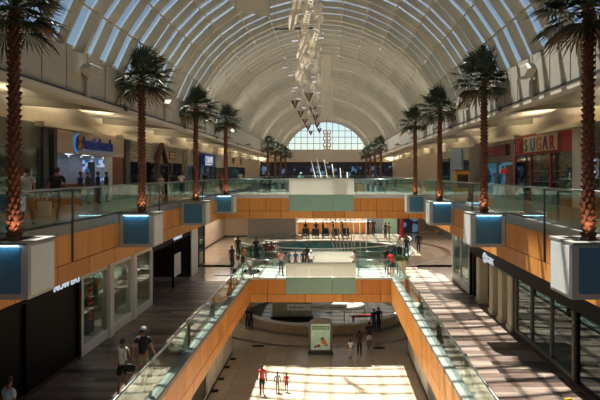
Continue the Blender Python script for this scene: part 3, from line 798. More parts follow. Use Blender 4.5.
o = front('shopfront', 'black open fronted shop past the pale fashion shop', -1, XL, 30.0, 38.2, L2, 7.75, zt2, 'black', 'black2', frame='black', nwin=2, glassy=False, lamp=.5)
MB().box(XL-.1, XL-.05, 34.3, 36.0, 5.7, 7.0).build('poster', 'white', o)
MB().box(XL-1.6, XL-1.5, 31.5, 34.4, L2, 7.2).build('stock_wall', 'goods', o)
sg = thing('shop_sign', 'small white lit letters over the black open fronted shop', 'sign', (XL+.05, 33.5, 7.95))
text('OAKLEY', .34, 'litwhite', sg, (.1, .1, 0), ROT_L, sx=1.5)
pier('wall_left_pier', -1, XL, 38.2, 40.0, L2, zt2, 'white', .1)
front('shopfront', 'dark doorway beyond the white pier on the second floor left', -1, XL-.3, 40.0, 44.0, L2, 8.0, zt2, 'plaster', 'darkroom', nwin=2)
struct('wall_left_second', MB().box(-11.3, -11.0, 44, 62, L2, zt2).box(-11.3, XL-.3, 43.9, 44.1, L2, zt2).box(-11.3, -8.4, 62, 62.3, L2, zt2), 'beige')
struct('baseboard_left_second', MB().box(-11.0, -10.97, 44.1, 62, L2, L2+.14).box(-11.0, -8.4, 61.96, 62, L2, L2+.14), 'dkgrey')
struct('wall_lift_shaft', MB().box(-8.4, -3.6, 60.5, 64, 0, 10), 'grey')
struct('ceiling_court_beam', MB().box(-12, 16, 58.6, 59.4, 9.3, 9.9), 'soffit')
# base strips
struct('baseboard_left', MB().box(XL-.02, XL+.05, 4, 21.3, L2, L2+.12).box(XL-.02, XL+.05, 30.1, 38.1, L2, L2+.08), 'brownmetal')
# --- second level, right
front('shopfront', 'black glazed shop closest on the right of the second floor', 1, XR, 4, 18.6, L2, 7.43, zt2, 'black', 'black', frame='black', nwin=4, lamp=0)
front('shopfront', 'glass fronted shop with silver frames on the right of the second floor', 1, XR, 18.6, 24.6, L2, 7.43, zt2, 'black', 'goods', frame='grey', nwin=3, sill=.25, depth=2.2, lamp=.35)
o = front('shopfront', 'cream columned shop with black header on the right of the second floor', 1, XR, 24.6, 32.6, L2, 7.43, zt2, 'black', 'warmroom', frame='black', nwin=1, glassy=False, depth=2.4, lamp=.8)
for yc in (25.2, 26.6, 28.1, 30.6):
    bevel(MB().box(XR-.08, XR+.4, yc-.3, yc+.3, L2, 7.43).build('column', 'cream', o), .04)
    MB().box(XR-.12, XR+.44, yc-.36, yc+.36, L2, L2+.2).build('column_base', 'cream', o)
MB().box(XR+.2, XR+.3, 31.0, 32.5, L2, 7.43).build('black_panel', 'black', o)
sg = thing('shop_sign', 'white swirl emblem sign on the black header over the cream columns', 'sign', (XR-.03, 29.4, 7.66))
pts = [(-.03, -.15-.28*math.cos(t)*(.4+t/9), .28*math.sin(t)*(.4+t/9)) for t in [i*.35 for i in range(20)]]
MB().tube(pts, .05, 6).build('swirl', 'litwhite', sg, True)
text('GBX', .42, 'litwhite', sg, (-.03, -.5, -.2), ROT_R, sx=1.4)
o = front('shopfront', 'bright white walled shop at the corner of the second floor right', 1, XR, 32.6, 37.2, L2, 8.0, zt2, 'white', 'paleroom', frame='white', nwin=2, sill=.5, lamp=3)
MB().box(XR+.4, XR+1.6, 33.5, 36.2, L2, L2+.95).build('display_table', 'white', o)
for i in range(5): MB().box(XR+.5+.2*i, XR+.66+.2*i, 33.8+.4*i, 34.1+.4*i, L2+.95, L2+1.2+.08*(i % 2)).build('goods', ['red', 'black2', 'white', 'bluesign', 'grey'][i], o)
struct('baseboard_right', MB().box(XR-.05, XR+.02, 4, 24.5, L2, L2+.12), 'brownmetal')
# far right of the court, second level
struct('wall_right_second', MB().box(16.0, 16.3, 37.2, 96, L2, 10).box(XR, 16.3, 37.2, 37.4, L2, zt2), 'beige')
front('shopfront', 'dim shop windows across the polished floor on the far right of the court', 1, 13.6, 56, 74, L2, 7.9, zt2, 'dkgrey', 'nightblue', nwin=6, lamp=.6)
o = thing('shopfront', 'green lit doorway shop at the back of the second floor court', 'shopfront', (6.2, 66, L2))
MB().box(-2.2, 3.6, 0, .3, 2.6, 3.3).build('header', 'plaster', o); MB().box(-.2, 1.3, .1, .2, 0, 2.6).build('door_panel', basic('green_glow', (150, 178, 140), .5, emit=(150, 178, 140), es=.25), o)
MB().box(-2.2, -.3, 0, .3, 0, 2.6).build('side_wall', 'bluepale', o); MB().box(1.4, 3.6, 0, .3, 0, 2.6).build('side_wall', 'nightblue', o)
cl = thing('column', 'slim red column at the back of the second floor court', 'column', (7.45, 61.5, L2))
MB().lathe([(.26, 0), (.26, .15), (.2, .2), (.2, 3.1), (.26, 3.2), (.26, 3.27)], 20).build('shaft', 'red', cl)
# counter and seating on far side of the opening
ct = thing('counter', 'long orange wooden counter at the back of the second floor court', 'counter', (0, 65, L2))
bevel(MB().box(-3.6, 4.4, 0, .8, 0, 1.25).build('body', 'wood', ct), .02); MB().box(-3.7, 4.5, -.08, .88, 1.25, 1.32).build('worktop', 'white', ct)
MB().box(-3.6, 4.4, 3.5, 3.7, 1.9, 3.2).build('back_panel', 'bluepale', ct)
def make_seat():
    o = thing('lounge_chair', 'black lounge chair in the row along the far side of the opening', 'chair', (0, 0, 0), 0, 'black lounge chairs beyond the round opening')
    bevel(MB().box(-.36, .36, -.36, .3, .28, .46).build('seat', 'black2', o), .03)
    bevel(MB().box(-.36, .36, .24, .38, .3, 1.05).build('backrest', 'black2', o), .03)
    for s in (-1, 1):
        MB().box(s*.36-.04, s*.36+.04, -.34, .36, .3, .64).build('armrest', 'black2', o)
        for t in (-1, 1): MB().box(s*.3-.02, s*.3+.02, t*.28-.02, t*.28+.02, 0, .3).build('leg', 'darksteel', o)
    return o
for i in range(5):
    c = make_seat() if i == 0 else copy_tree(c0)
    if i == 0: c0 = c
    c.location = (-2.5+i*1.02, 60.4+.1*(i % 2), L2); c.rotation_euler = (0, 0, PI if i % 2 else 0)

# ------------------------------------------------------------------ sunken court on first level
M['ice'] = basic('pale_rink', (72, 69, 66), .12, noise=.06, scale=.6)
MB().lathe([(.001, .02), (6.5, .02)], 64, RC, -PI*.55, PI*.45).build('floor_rink', 'ice', None)['kind'] = 'structure'
kb = thing('kiosk', 'beige green booth wall standing in the round court', 'kiosk', (-3.05, 47.4, .02))
bevel(MB().box(-1.6, 1.6, -.05, .7, .25, 2.5).build('wall', basic('booth_olive', (150, 152, 118), .6), kb), .03)
MB().box(-1.7, 1.7, -.1, .8, 0, .25).build('base', 'black2', kb); MB().box(-1.7, 1.7, -.12, .8, 2.5, 2.62).build('top', 'black2', kb)
sgn = thing('banner_sign', 'long white board with three groups of small dark writing in the round court', 'sign', (-1.0, 45.4, .02))
MB().box(-2.3, 2.3, 0, .05, 1.2, 1.68).build('board', 'white', sgn)
for x0 in (-2.1, -.45, 1.0):
    for i in range(9): MB().box(x0+i*.12, x0+i*.12+.07, -.012, 0, 1.38, 1.47+.05*((i*7) % 3 == 0)).build('mark', 'black', sgn)
for x in (-2.1, 2.1): MB().box(x-.03, x+.03, .05, .1, 0, 1.6).build('leg', 'darksteel', sgn)
bn = thing('bench', 'red topped bench inside the round court on the lowest floor', 'bench', (2.55, 46.3, .02), math.radians(14))
bevel(MB().box(-.9, .9, -.2, .2, .5, .62).build('seat', 'red', bn), .02)
for s in (-1, 1): MB().box(s*.75-.04, s*.75+.04, -.18, .18, 0, .5).build('leg', 'bluesign', bn)
# advertising totem
tt = thing('advertising_totem', 'free standing poster totem with a domed top and mint poster on the lowest floor', 'sign', (-.62, 38.4, 0))
mb = MB(); w = .76; prof = [(-w, .18), (w, .18), (w, 2.05)]+[(w*math.cos(a), 2.05+.3*math.sin(a)) for a in [PI*i/12 for i in range(1, 12)]]+[(-w, 2.05)]
bevel(mb.prism([(x, 0, z) for x, z in prof], (0, .22, 0)).build('frame', 'grey', tt), .02)
bevel(MB().box(-.82, .82, -.08, .3, 0, .18).build('base', 'darksteel', tt), .02)
MB().box(-.62, .62, -.025, 0, .3, 1.98).build('poster', basic('poster_mint', (176, 206, 178), .5, emit=(190, 214, 186), es=.12), tt)
MB().box(-.55, .55, -.035, -.025, 1.62, 1.85).build('title_band', basic('leaf_green', (90, 140, 80), .5), tt)
for i in range(6): MB().box(-.5+i*.17, -.4+i*.17, -.042, -.035, 1.67, 1.8).build('title_mark', basic('pale_green', (200, 220, 180), .5) if i == 0 else bpy.data.materials['pale_green'], tt)
for nm_, c, x, z, r in (('fruit_orange', (224, 130, 50), .2, .82, .17), ('fruit_peach', (214, 150, 100), .36, .62, .13), ('fruit_red', (160, 60, 50), -.12, .56, .11), ('fruit_brown', (120, 84, 60), -.32, .5, .09), ('leaf', (70, 120, 50), .12, 1.02, .12)):
    MB().prism([(x+r*math.cos(a), -.035, z+r*.9*math.sin(a)) for a in [2*PI*i/14 for i in range(14)]], (0, .01, 0)).build('printed_'+('leaf' if nm_ == 'leaf' else 'fruit'), basic(nm_, c, .5), tt)
# floor grilles
for i, (x, y) in enumerate([(233, 359), (227, 367), (221, 379), (215, 391), (258, 346), (379, 348)]):
    D = F*11.79/(y-173); p = W(x, y, D)
    g = thing('floor_grille', 'small dark floor grille %s' % ['farthest of the row by the left wall', 'second farthest of the row by the left wall', 'third of the row by the left wall', 'closest of the row by the left wall', 'left of the poster totem', 'right of the poster totem'][i], 'grille', (p.x, p.y, 0.002), 0, 'floor grilles')
    w = .18 if i < 4 else .4
    MB().box(-w, w, -.2, .2, 0, .015).build('frame', 'darksteel', g)
    mb = MB()
    for q in range(5): mb.box(-w+.02, w-.02, -.16+q*.075, -.13+q*.075, .015, .025)
    mb.build('slats', 'black', g)
gr = thing('floor_grille', 'dark floor mat strip on the second floor landing by the left corridor', 'grille', W(222, 276, 38.4)[:2]+(L2+.005,) if False else (-7.0, 38.6, L2+.004), 0, 'floor grilles')
MB().box(-.55, .55, -.1, .1, 0, .02).build('frame', 'darksteel', gr)
gr = copy_tree(gr); gr.location = (6.0, 37.9, L2+.004); gr['label'] = 'dark floor mat strip on the second floor landing by the right walkway'

# potted shrub
ps = thing('potted_shrub', 'clipped round shrub in a tall tapering cream pot at the bridge corner', 'plant', (4.62, 38.3, L2))
bevel(MB().lathe([(.001, 0), (.26, 0), (.36, 1.05), (.31, 1.05), (.3, .98), (.001, .98)], 4).build('pot', 'cream', ps), .02)
mb = MB(); rr = random.Random(3)
for i in range(420):
    th, ph = rr.uniform(0, 2*PI), math.acos(rr.uniform(-.3, 1)); r = .44*rr.uniform(.75, 1.05)
    c = Vector((r*math.sin(ph)*math.cos(th), r*math.sin(ph)*math.sin(th), 1.1+r*.75*math.cos(ph)))
    a = Vector((rr.uniform(-1, 1), rr.uniform(-1, 1), rr.uniform(-.4, 1))).normalized()*.07; b = a.cross(Vector((rr.uniform(-1, 1), 1, .3))).normalized()*.03
    mb.add([c-a, c+b, c+a, c-b], [(0, 1, 2, 3)])
mb.build('foliage', basic('shrub_green', (70, 96, 40), .6, noise=.3, scale=9), ps)
MB().lathe([(.001, .98), (.22, 1.0), (.32, 1.15), (.26, 1.32), (.001, 1.42)], 12).build('inner_foliage', bpy.data.materials['shrub_green'], ps)

# ------------------------------------------------------------------ hanging mobile
BOT = VZ
def roof_z(x): return VZ+math.sqrt(max(.1, (VR-.35)**2-(x-VX)**2))
chev = [(309, 97), (295, 104), (312.5, 110.5), (300.7, 114), (315.5, 118), (305, 121.7), (317, 125.5), (308, 128), (319.3, 130.5), (310.7, 133)]
chd = [49.7, 54.7, 60, 64, 68.6, 73.6, 79.5, 84, 89.5, 94.5]
cproto = None
side_words = ['largest and lowest hung', 'second largest']
for i, ((px, py), D) in enumerate(zip(chev, chd)):
    p = W(px, py, D)
    if cproto is None:
        c = thing('hanging_chevron', 'x', 'sculpture', p); cproto = c
        for s in (-1, 1):
            MB().prism([(s*.40, -.1, .36), (s*.07, -.22, .30), (s*.0, -.12, -.40), (s*.05, -.02, -.40)], (0, .05, 0)).build('wing', 'brownmetal', c)
            MB().prism([(s*.40, .25, .36), (s*.12, .35, .30), (s*.03, .0, -.38), (s*.0, .05, -.38)], (0, .05, 0)).build('wing', 'brownmetal', c)
        MB().box(-.05, .05, -.05, .1, -.2, .3).build('spine', 'ribbon', c)
        MB().tube([(0, 0, .3), (0, 0, 2.7)], .012, 4).build('wire', 'grey', c)
    else:
        c = copy_tree(cproto); c.location = p
    zt = roof_z(p.x)-p.z
    w_ = [q for q in c.children if q.name.startswith('wire')][0]; w_.scale.z = 1; w_.location.z = 0
    c['label'] = 'dark bronze winged chevron hanging under the vault, %s from the front of the flock' % ['first', 'second', 'third', 'fourth', 'fifth', 'sixth', 'seventh', 'eighth', 'ninth', 'tenth'][i]
    c['group'] = 'bronze chevrons hanging in two rows'
# ribbons of pleated cream fabric
rib_specs = [((298.5, -6, 27), (290.5, 32, 29), .28), ((307, 34, 33), (298, 60, 35), .30), ((308, 58, 37), (296, 80, 39), .34), ((312, -6, 27), (303, 36, 30), .22), ((317, 30, 33), (309, 56, 35), .22)]
for i, (a, b, hw) in enumerate(rib_specs):
    A, B = W(*a), W(*b); d = (B-A); L_ = d.length; d.normalize()
    s1 = d.cross(Vector((0, 1, 0))).normalized()
    c = thing('fabric_ribbon', 'long slanting cream pleated band of the hanging mobile, %s' % ['topmost on its left', 'middle one below the dark boom', 'lowest ending in a point', 'topmost on its right', 'middle one on the right'][i], 'sculpture', A)
    mb = MB(); n = 30; prev = None
    for q in range(n+1):
        t = q/n; w = hw*.8*(1 if t < .85 else (1-t)/.15+.1); pc = d*L_*t+Vector((0, .12*math.sin(t*7), 0))
        tw = .6*math.sin(t*5+i)
        sd = (s1*math.cos(tw)+Vector((0, 1, 0))*math.sin(tw))*w
        cur = (pc-sd, pc+sd)
        mb.tube([cur[0], cur[1]], .02, 4)
        if prev:
            for u in (0, 1): mb.tube([prev[u], cur[u]], .022, 4)
            if q % 2 or i < 3: mb.tube([prev[0]*.45+prev[1]*.55, cur[0]*.5+cur[1]*.5], .06, 4)
        prev = cur
    mb.build('band', 'ribbon', c)
    MB().tube([(0, 0, 0), (0, 0, max(.1, roof_z(A.x)-A.z))], .01, 4).build('wire', 'grey', c)
# dark boom
A, B = W(275, 29, 30), W(312.5, 28, 31)
o = thing('boom', 'thin dark horizontal boom carrying the hanging mobile', 'sculpture', A)
MB().tube([(0, 0, 0), B-A], .05, 8).build('rod', 'black2', o)
MB().tube([(0, 0, 0), (0, 0, roof_z(A.x)-A.z)], .01, 4).build('wire', 'grey', o)
# small kite plates and pale tubes
rr = random.Random(21); kp = None
for i in range(95):
    t = rr.random(); D = 28+28*t
    px = 309+rr.uniform(-11, 12)+2*t; py = -4+112*t+rr.uniform(-14, 10)
    p = W(px, py, D)
    if p.z > roof_z(p.x)-.2: p.z = roof_z(p.x)-.3
    if kp is None:
        c = thing('kite_plate', 'small cream folded plate fluttering in the cloud of the hanging mobile', 'sculpture', p, 0, 'small cream plates of the hanging mobile'); kp = c
        MB().prism([(-.2, 0, 0), (0, -.06, .26), (.2, 0, 0), (0, -.03, -.26)], (0, .02, 0)).build('plate', 'ribbon', c)
        MB().tube([(0, 0, -.25), (0, 0, 1.2)], .008, 4).build('wire', 'grey', c)
    else: c = copy_tree(kp); c.location = p
    c.rotation_euler = (0, 0, rr.uniform(-1.2, 1.2)); s_ = rr.uniform(.6, 1.3); c.scale = (s_, s_, s_)
tubes = [(284.5, 68), (290.5, 75.5), (303, 75), (313.5, 77), (314.5, 82), (295, 88), (293.5, 91), (318, 93), (295, 41), (319, 19), (320, 21.5), (321, 38), (314, 11), (299, 99), (320, 106), (316, 113), (304, 108), (321, 33)]
tp = None
for i, (px, py) in enumerate(tubes):
    D = 30+.22*py; p = W(px, py, D)
    if tp is None:
        c = thing('glass_tube', 'short pale lilac horizontal tube hanging in the mobile', 'sculpture', p, 0, 'pale lilac tubes of the hanging mobile'); tp = c
        MB().tube([(-.2, 0, 0), (.2, 0, 0)], .035, 8).build('tube', 'lilac', c)
        for s in (-1, 1): MB().tube([(s*.2, 0, 0), (s*.23, 0, 0)], .042, 8).build('end_cap', 'bluesign', c)
        MB().tube([(0, 0, 0), (0, 0, 1.0)], .008, 4).build('wire', 'grey', c)
    else: c = copy_tree(tp); c.location = p
    c.rotation_euler = (0, 0, rr.uniform(-.3, .3))
# hanging columns
o = thing('hanging_column', 'tall pale pleated fabric column hanging from the crown of the vault', 'sculpture', W(326.5, 52, 46))
mb = MB()
for i in range(4): mb.box(-.42+i*.19, -.42+i*.19+.15, -.1, .1, -5.0-.3*(i % 2), -.02-(.5 if i == 0 else 0)).box(-.40+i*.19, -.42+i*.19+.1, .1, .3, -5.2, -.1)
mb.box(.36, .5, -.1, .2, -5.4, -2.1); mb.build('pleats', 'ribbon', o)
MB().box(-.42, .4, -.12, .3, -.04, .04).build('top_bar', 'white', o)
MB().tube([(0, .1, 0), (0, .1, 1.2)], .02, 6).build('wire', 'grey', o)
o = thing('hanging_column', 'open lattice column of cream strips hanging in front of the arched window', 'sculpture', W(327, 130, 62))
mb = MB(); hgt = 3.0
for q in range(9):
    z = -q*hgt/9
    mb.box(-.42, .42, -.02, .02, z-.12, z); mb.box(-.42+.1*(q % 2), -.3+.1*(q % 2), -.04, .04, z-.33, z); mb.box(.3-.1*(q % 2), .42-.1*(q % 2), -.04, .04, z-.33, z)
    mb.box(-.1, .1, .05, .09, z-.33, z)
mb.build('lattice', 'ribbon', o)
MB().prism([(-.3, 0, -3), (.3, 0, -3), (.1, 0, -3.6), (-.2, 0, -3.4)], (0, .05, 0)).build('tail', 'ribbon', o)
MB().tube([(0, 0, 0), (0, 0, roof_z(-.3)-o.location.z)], .015, 6).build('wire', 'grey', o)
# splayed poles rising from the court
o = thing('pole_sculpture', 'fan of slender white poles rising from the round court through all floors', 'sculpture', (1.6, 52, .02))
tops = [(311, 160), (317, 159.5), (324, 160), (332, 164), (340, 168), (347, 172), (352, 200), (359, 205), (366, 208)]
bots = [349, 350.5, 352, 353, 354, 356, 358, 362, 367]
for (tx, ty), bxp in zip(tops, bots):
    A = W(tx, ty, 52.3); B = Vector(((bxp-330)*52/F, 52, .02)); off = Vector(o.location)
    MB().tube([B-off, A-off], [.05, .04], 8).build('pole', 'ribbon', o, True)
MB().lathe([(.001, 0), (1.4, 0), (1.4, .25), (1.2, .32), (.001, .32)], 32).build('base', 'pale_curb', o)
# triangular sail at the top
A, B, Cc, Dd = W(224, -8, 26), W(236, 10.5, 26), W(269.5, 16.5, 26), W(271, -14, 26)
o = thing('ceiling_sail', 'pale stretched fabric panel hanging high under the near vault', 'sail', A)
sl = MB().prism([Vector((0, 0, 0)), B-A, Cc-A, Dd-A], (0, .05, 0)).build('fabric', 'ribbon', o)
for q in (B, Cc): MB().tube([q-A, Vector((q.x, q.y, roof_z(q.x)))-A], .012, 4).build('wire', 'grey', o)
# loudspeaker pods on upper walls
sp0 = None; wl = XC-7.62; wr = XC+7.62
words = ['first', 'second', 'third', 'fourth', 'fifth']
for side, x in ((-1, wl), (1, wr)):
    for i in range(4):
        y = 19.8+9.6*i
        if sp0 is None:
            c = thing('loudspeaker', 'x', 'loudspeaker', (0, 0, 0)); sp0 = c
            bevel(MB().prism([(.25, -.55, .28), (.25, .35, .28), (.25, .35, -.12), (.25, -.45, -.12), (.25, -.85, .06)], (.3, 0, 0)).build('cabinet', 'plaster', c), .03)
            MB().box(0, .25, -.1, .2, -.05, .15).build('bracket', 'grey', c)
            MB().box(.0, .12, .1, .4, -.7, -.15).build('junction_box', 'plaster', c)
        else: c = copy_tree(sp0)
        c.location = (x, y, EYE+3.3); c.rotation_euler = (0, 0, 0 if side < 0 else PI)
        if side > 0: c.scale = (1, -1, 1)
        c['label'] = 'grey wedge shaped loudspeaker on the %s upper wall, %s along' % ('left' if side < 0 else 'right', words[i]); c['group'] = 'loudspeakers on the upper walls'
# little spot lamps on the vault purlins
sl0 = None
for i, (seg, y) in enumerate([(4, 27), (5, 31), (3, 24), (4, 36), (9, 31), (10, 27), (9, 40), (8, 45), (5, 44), (10, 38), (11, 22), (12, 33)]):
    x, z = vp(seg, -.3)
    if sl0 is None:
        c = thing('spotlight', 'x', 'lamp', (x, y, z)); sl0 = c; c.scale = (.6, .6, .8)
        MB().lathe([(.001, -.14), (.09, -.16), (.1, -.15), (.07, .04), (.001, .05)], 12).build('head', 'white', c)
        MB().tube([(0, 0, .04), (0, 0, .22)], .02, 6).build('stem', 'dkgrey', c)
    else: c = copy_tree(sl0); c.location = (x, y, z)
    c['label'] = 'small white spotlight hung from the glazed vault bars'; c['group'] = 'small white spotlights under the vault'
#PART3

# ------------------------------------------------------------------ people
SK = {}
def mcol(key, col, rough=.8):
    k = 'cloth_%02x%02x%02x' % tuple(col)
    if k not in SK: SK[k] = basic(k, col, rough, noise=.08, scale=12)
    return SK[k]
def skinmesh(name, verts, edges, mat, parent, sub=1, extra=None):
    me = bpy.data.meshes.new(name); me.from_pydata([v[0] for v in verts], edges, []); me.update()
    tmp = bpy.data.objects.new('tmp', me); C.objects.link(tmp)
    tmp.modifiers.new('s', 'SKIN'); sd = me.skin_vertices[0].data
    for i, v in enumerate(verts):
        r = v[1]; sd[i].radius = r if isinstance(r, tuple) else (r, r); sd[i].use_root = (i == 0)
    if sub: m = tmp.modifiers.new('u', 'SUBSURF'); m.levels = sub; m.render_levels = sub
    dg = bpy.context.evaluated_depsgraph_get(); dg.update()
    res = bpy.data.meshes.new_from_object(tmp.evaluated_get(dg))
    bpy.data.objects.remove(tmp); bpy.data.meshes.remove(me)
    if extra:
        vs = [tuple(v.co) for v in res.vertices]; fs = [tuple(p.vertices) for p in res.polygons]; b = len(vs)
        for ev, ef in extra:
            b = len(vs); vs += [tuple(v) for v in ev]; fs += [tuple(b+i for i in f) for f in ef]
        r2 = bpy.data.meshes.new(name); r2.from_pydata(vs, [], fs); r2.update(); bpy.data.meshes.remove(res); res = r2
    res.name = name; res.materials.clear(); res.materials.append(mat)
    res.polygons.foreach_set('use_smooth', [True]*len(res.polygons))
    o = bpy.data.objects.new(name, res); C.objects.link(o)
    if parent: o.parent = parent
    return o
def ellip(c, r, n=10, m=7):
    vs = []; fs = []
    for i in range(m+1):
        ph = PI*i/m
        for j in range(n):
            th = 2*PI*j/n; vs.append((c[0]+r[0]*math.sin(ph)*math.cos(th), c[1]+r[1]*math.sin(ph)*math.sin(th), c[2]+r[2]*math.cos(ph)))
    for i in range(m):
        for j in range(n): fs.append((i*n+j, (i+1)*n+j, (i+1)*n+(j+1) % n, i*n+(j+1) % n))
    return vs, fs
PERSONS = []
def person(label, px, D, zf, h=1.7, face=0, pose='stand', top=(200, 200, 200), bottom=(30, 30, 35), kind='trousers', skin=(150, 100, 76),
           hair=(30, 22, 18), long=False, cap=None, female=False, sleeve='short', group=None, X=None, mirror=False, child=False):
    x = (px-330)*D/F if X is None else X
    k = h/1.75
    o = thing('person', label, 'person', (x, D, zf), math.radians(face), group)
    V = Vector; hw = .165 if female else .185; mir = -1 if mirror else 1
    lean = {'lean': .30, 'push': .12}.get(pose, 0)
    hipz = .93
    if pose == 'sit': hipz = .52
    def up(z, y=0): # point along spine leaning forward (-y)
        t = (z-.95)/.6
        return V((0, y-lean*max(0, t), z-(.08*lean*t if t > 0 else 0)-(0 if pose != 'sit' else .41)))
    J = {'pelvis': up(.95), 'waist': up(1.1), 'chest': up(1.28), 'neck0': up(1.45), 'neck': up(1.52), 'jaw': up(1.58, -.025), 'skull': up(1.655, -.005), 'crown': up(1.715, .005)}
    st = {'walk': (.26, -.22), 'stand': (.02, -.02), 'lean': (.05, .0), 'hold': (0, .03), 'push': (.2, -.2), 'reach': (.02, -.02), 'sit': (0, 0)}[pose]
    for s, nm, f in ((-1, 'R', st[0]*mir), (1, 'L', st[1]*mir)):
        sx = s*.095
        if pose == 'sit':
            J['hip'+nm] = V((sx, 0, .53)); J['knee'+nm] = V((sx, -.42, .5)); J['ank'+nm] = V((sx, -.42, .09)); J['toe'+nm] = V((sx*1.1, -.58, .04))
        else:
            J['hip'+nm] = V((sx, .0, .90)); J['knee'+nm] = V((sx*.95, -f*.55-.03, .49)); lift = .06 if f < -.1 else 0
            J['ank'+nm] = V((sx*.9, -f+(.08 if f < -.1 else 0), .085+lift)); J['toe'+nm] = V((sx*1.15, -f-.13+(.05 if f < -.1 else 0), .035+lift*.3))
            J['heel'+nm] = J['ank'+nm]+V((0, .045, -.045))
        sh = up(1.42); sh = V((s*hw, sh.y, sh.z)); J['sh'+nm] = sh
        a = {'walk': (V((s*.06, f*.35, -.28)), V((s*.02, f*.4-.08, -.25))), 'stand': (V((s*.07, .02, -.29)), V((0, -.06, -.25))),
             'lean': (V((s*.05, -.12, -.26)), V((-s*.02, -.22, -.06))), 'push': (V((s*.05, -.06, -.27)), V((0, -.24, -.02))),
             'hold': (V((s*.06, -.04, -.28)), V((-s*.12, -.2, .1))), 'reach': (V((s*.07, -.1, -.27)), V((-s*.04, -.22, .12))) if s*mir > 0 else (V((s*.08, .02, -.29)), V((0, -.06, -.25))),
             'sit': (V((s*.05, -.08, -.27)), V((-s*.03, -.24, -.02)))}[pose]
        J['el'+nm] = sh+a[0]; J['wr'+nm] = J['el'+nm]+a[1]
        d = a[1].normalized(); J['palm'+nm] = J['wr'+nm]+d*.06; J['hd'+nm] = d
    R = {'pelvis': (.15, .11) if female else (.145, .11), 'waist': (.115, .09) if female else (.135, .1), 'chest': (.14, .1) if female else (.165, .115), 'neck0': (.075, .06), 'neck': .05, 'jaw': (.062, .068), 'skull': (.078, .094), 'crown': (.055, .065)}
    def S(p): return tuple(p*k)
    def rad(r, e=0): return tuple((q+e)*k for q in r) if isinstance(r, tuple) else ((r+e)*k,)*2
    vs = []; es = []; idx = {}
    def av(n, r, e=0): idx[n] = len(vs); vs.append((S(J[n]), rad(r, e)))
    for n in ('pelvis', 'waist', 'chest', 'neck0', 'neck', 'jaw', 'skull', 'crown'): av(n, R[n])
    es += [(0, 1), (1, 2), (2, 3), (3, 4), (4, 5), (5, 6), (6, 7)]
    for nm in 'RL':
        for n, r in (('hip', .085), ('knee', .055), ('ank', .038), ('toe', (.036, .024))): av(n+nm, r)
        es += [(0, idx['hip'+nm]), (idx['hip'+nm], idx['knee'+nm]), (idx['knee'+nm], idx['ank'+nm]), (idx['ank'+nm], idx['toe'+nm])]
        for n, r in (('sh', .052), ('el', .038), ('wr', .026), ('palm', (.036, .018))): av(n+nm, r)
        es += [(3, idx['sh'+nm]), (idx['sh'+nm], idx['el'+nm]), (idx['el'+nm], idx['wr'+nm]), (idx['wr'+nm], idx['palm'+nm])]
    extra = []
    sk = J['skull']; 
    extra.append(([V((-.014, sk.y-.085, sk.z-.02))*k, V((.014, sk.y-.085, sk.z-.02))*k, V((0, sk.y-.118, sk.z-.022))*k, V((0, sk.y-.088, sk.z+.025))*k], [(0, 1, 2), (0, 2, 3), (1, 3, 2)]))
    for s in (-1, 1): extra.append(ellip(V((s*.082, sk.y+.01, sk.z-.01))*k, (.012*k, .02*k, .032*k), 6, 4))
    # fingers: short tapered chains rooted in the palm
    fm = MB()
    for nm, s in (('R', -1), ('L', 1)):
        d = J['hd'+nm]; p = J['palm'+nm]; side_ = V((0, 1, 0)) if abs(d.y) < .75 else V((1, 0, 0)); nrm = d.cross(side_).normalized(); side_ = nrm.cross(d).normalized()
        inward = V((-s, 0, 0)) if abs(d.y) < .75 else V((0, 0, -1))
        for q in range(4):
            b = p+side_*(q-1.5)*.018; ln = (.055, .07, .075, .062)[q]
            fm.tube([b*k, (b+d*ln*.6+inward*.006)*k, (b+d*ln+inward*.024)*k], [.009*k, .008*k, .006*k], 5)
        b = J['wr'+nm]+d*.03; fm.tube([b*k, (b+side_*.035+d*.03)*k, (b+side_*.04+d*.06)*k], [.01*k, .01*k, .007*k], 5)
    extra.append((fm.v, fm.f))
    skm = mcol('skin', skin, .6)
    body = skinmesh('body', vs, es, skm, o, 1, extra)
    # face marks
    fe = MB()
    for s in (-1, 1): fe.add(*ellip(V((s*.03, sk.y-.078, sk.z+.012))*k, (.012*k, .008*k, .008*k), 6, 4))
    fe.build('eyes', 'black2', body, True)
    MB().add(*ellip(V((0, sk.y-.076, sk.z-.055))*k, (.024*k, .01*k, .007*k), 6, 4)).build('mouth', mcol('m', (140, 70, 62)), body, True)
    # hair cap, open at the face
    hb = MB(); v, f = ellip((sk+V((0, .012, .02)))*k, (.092*k, .108*k, .098*k), 12, 8)
    f = [q for q in f if not (sum(v[i][1] for i in q)/4 < (sk.y-.03)*k and sum(v[i][2] for i in q)/4 < (sk.z+.045)*k) and sum(v[i][2] for i in q)/4 > (sk.z-.065)*k]
    hb.add(v, f)
    if long: hb.add(*ellip((sk+V((0, .075, -.1)))*k, (.085*k, .05*k, .17*k), 10, 6))
    elif female: hb.add(*ellip((sk+V((0, .1, .03)))*k, (.045*k, .045*k, .045*k), 8, 6))
    hb.build('hair', mcol('h', hair, .6), o, True)
    if cap:
        cb = MB(); v, f = ellip((sk+V((0, .01, .035)))*k, (.1*k, .115*k, .1*k), 12, 8)
        f = [q for q in f if sum(v[i][2] for i in q)/4 > (sk.z+.035)*k]; cb.add(v, f)
        cb.prism([V((-.07, sk.y-.09, sk.z+.04))*k, V((.07, sk.y-.09, sk.z+.04))*k, V((.05, sk.y-.18, sk.z+.03))*k, V((-.05, sk.y-.18, sk.z+.03))*k], (0, 0, .01)).build('cap', mcol('c', cap), o, True)
    # shirt
    vs = []; es = []; idx = {}
    e = .016
    for n in ('waist', 'pelvis', 'chest', 'neck0'):
        av(n, R[n], e)
    es = [(0, 1), (0, 2), (2, 3)]
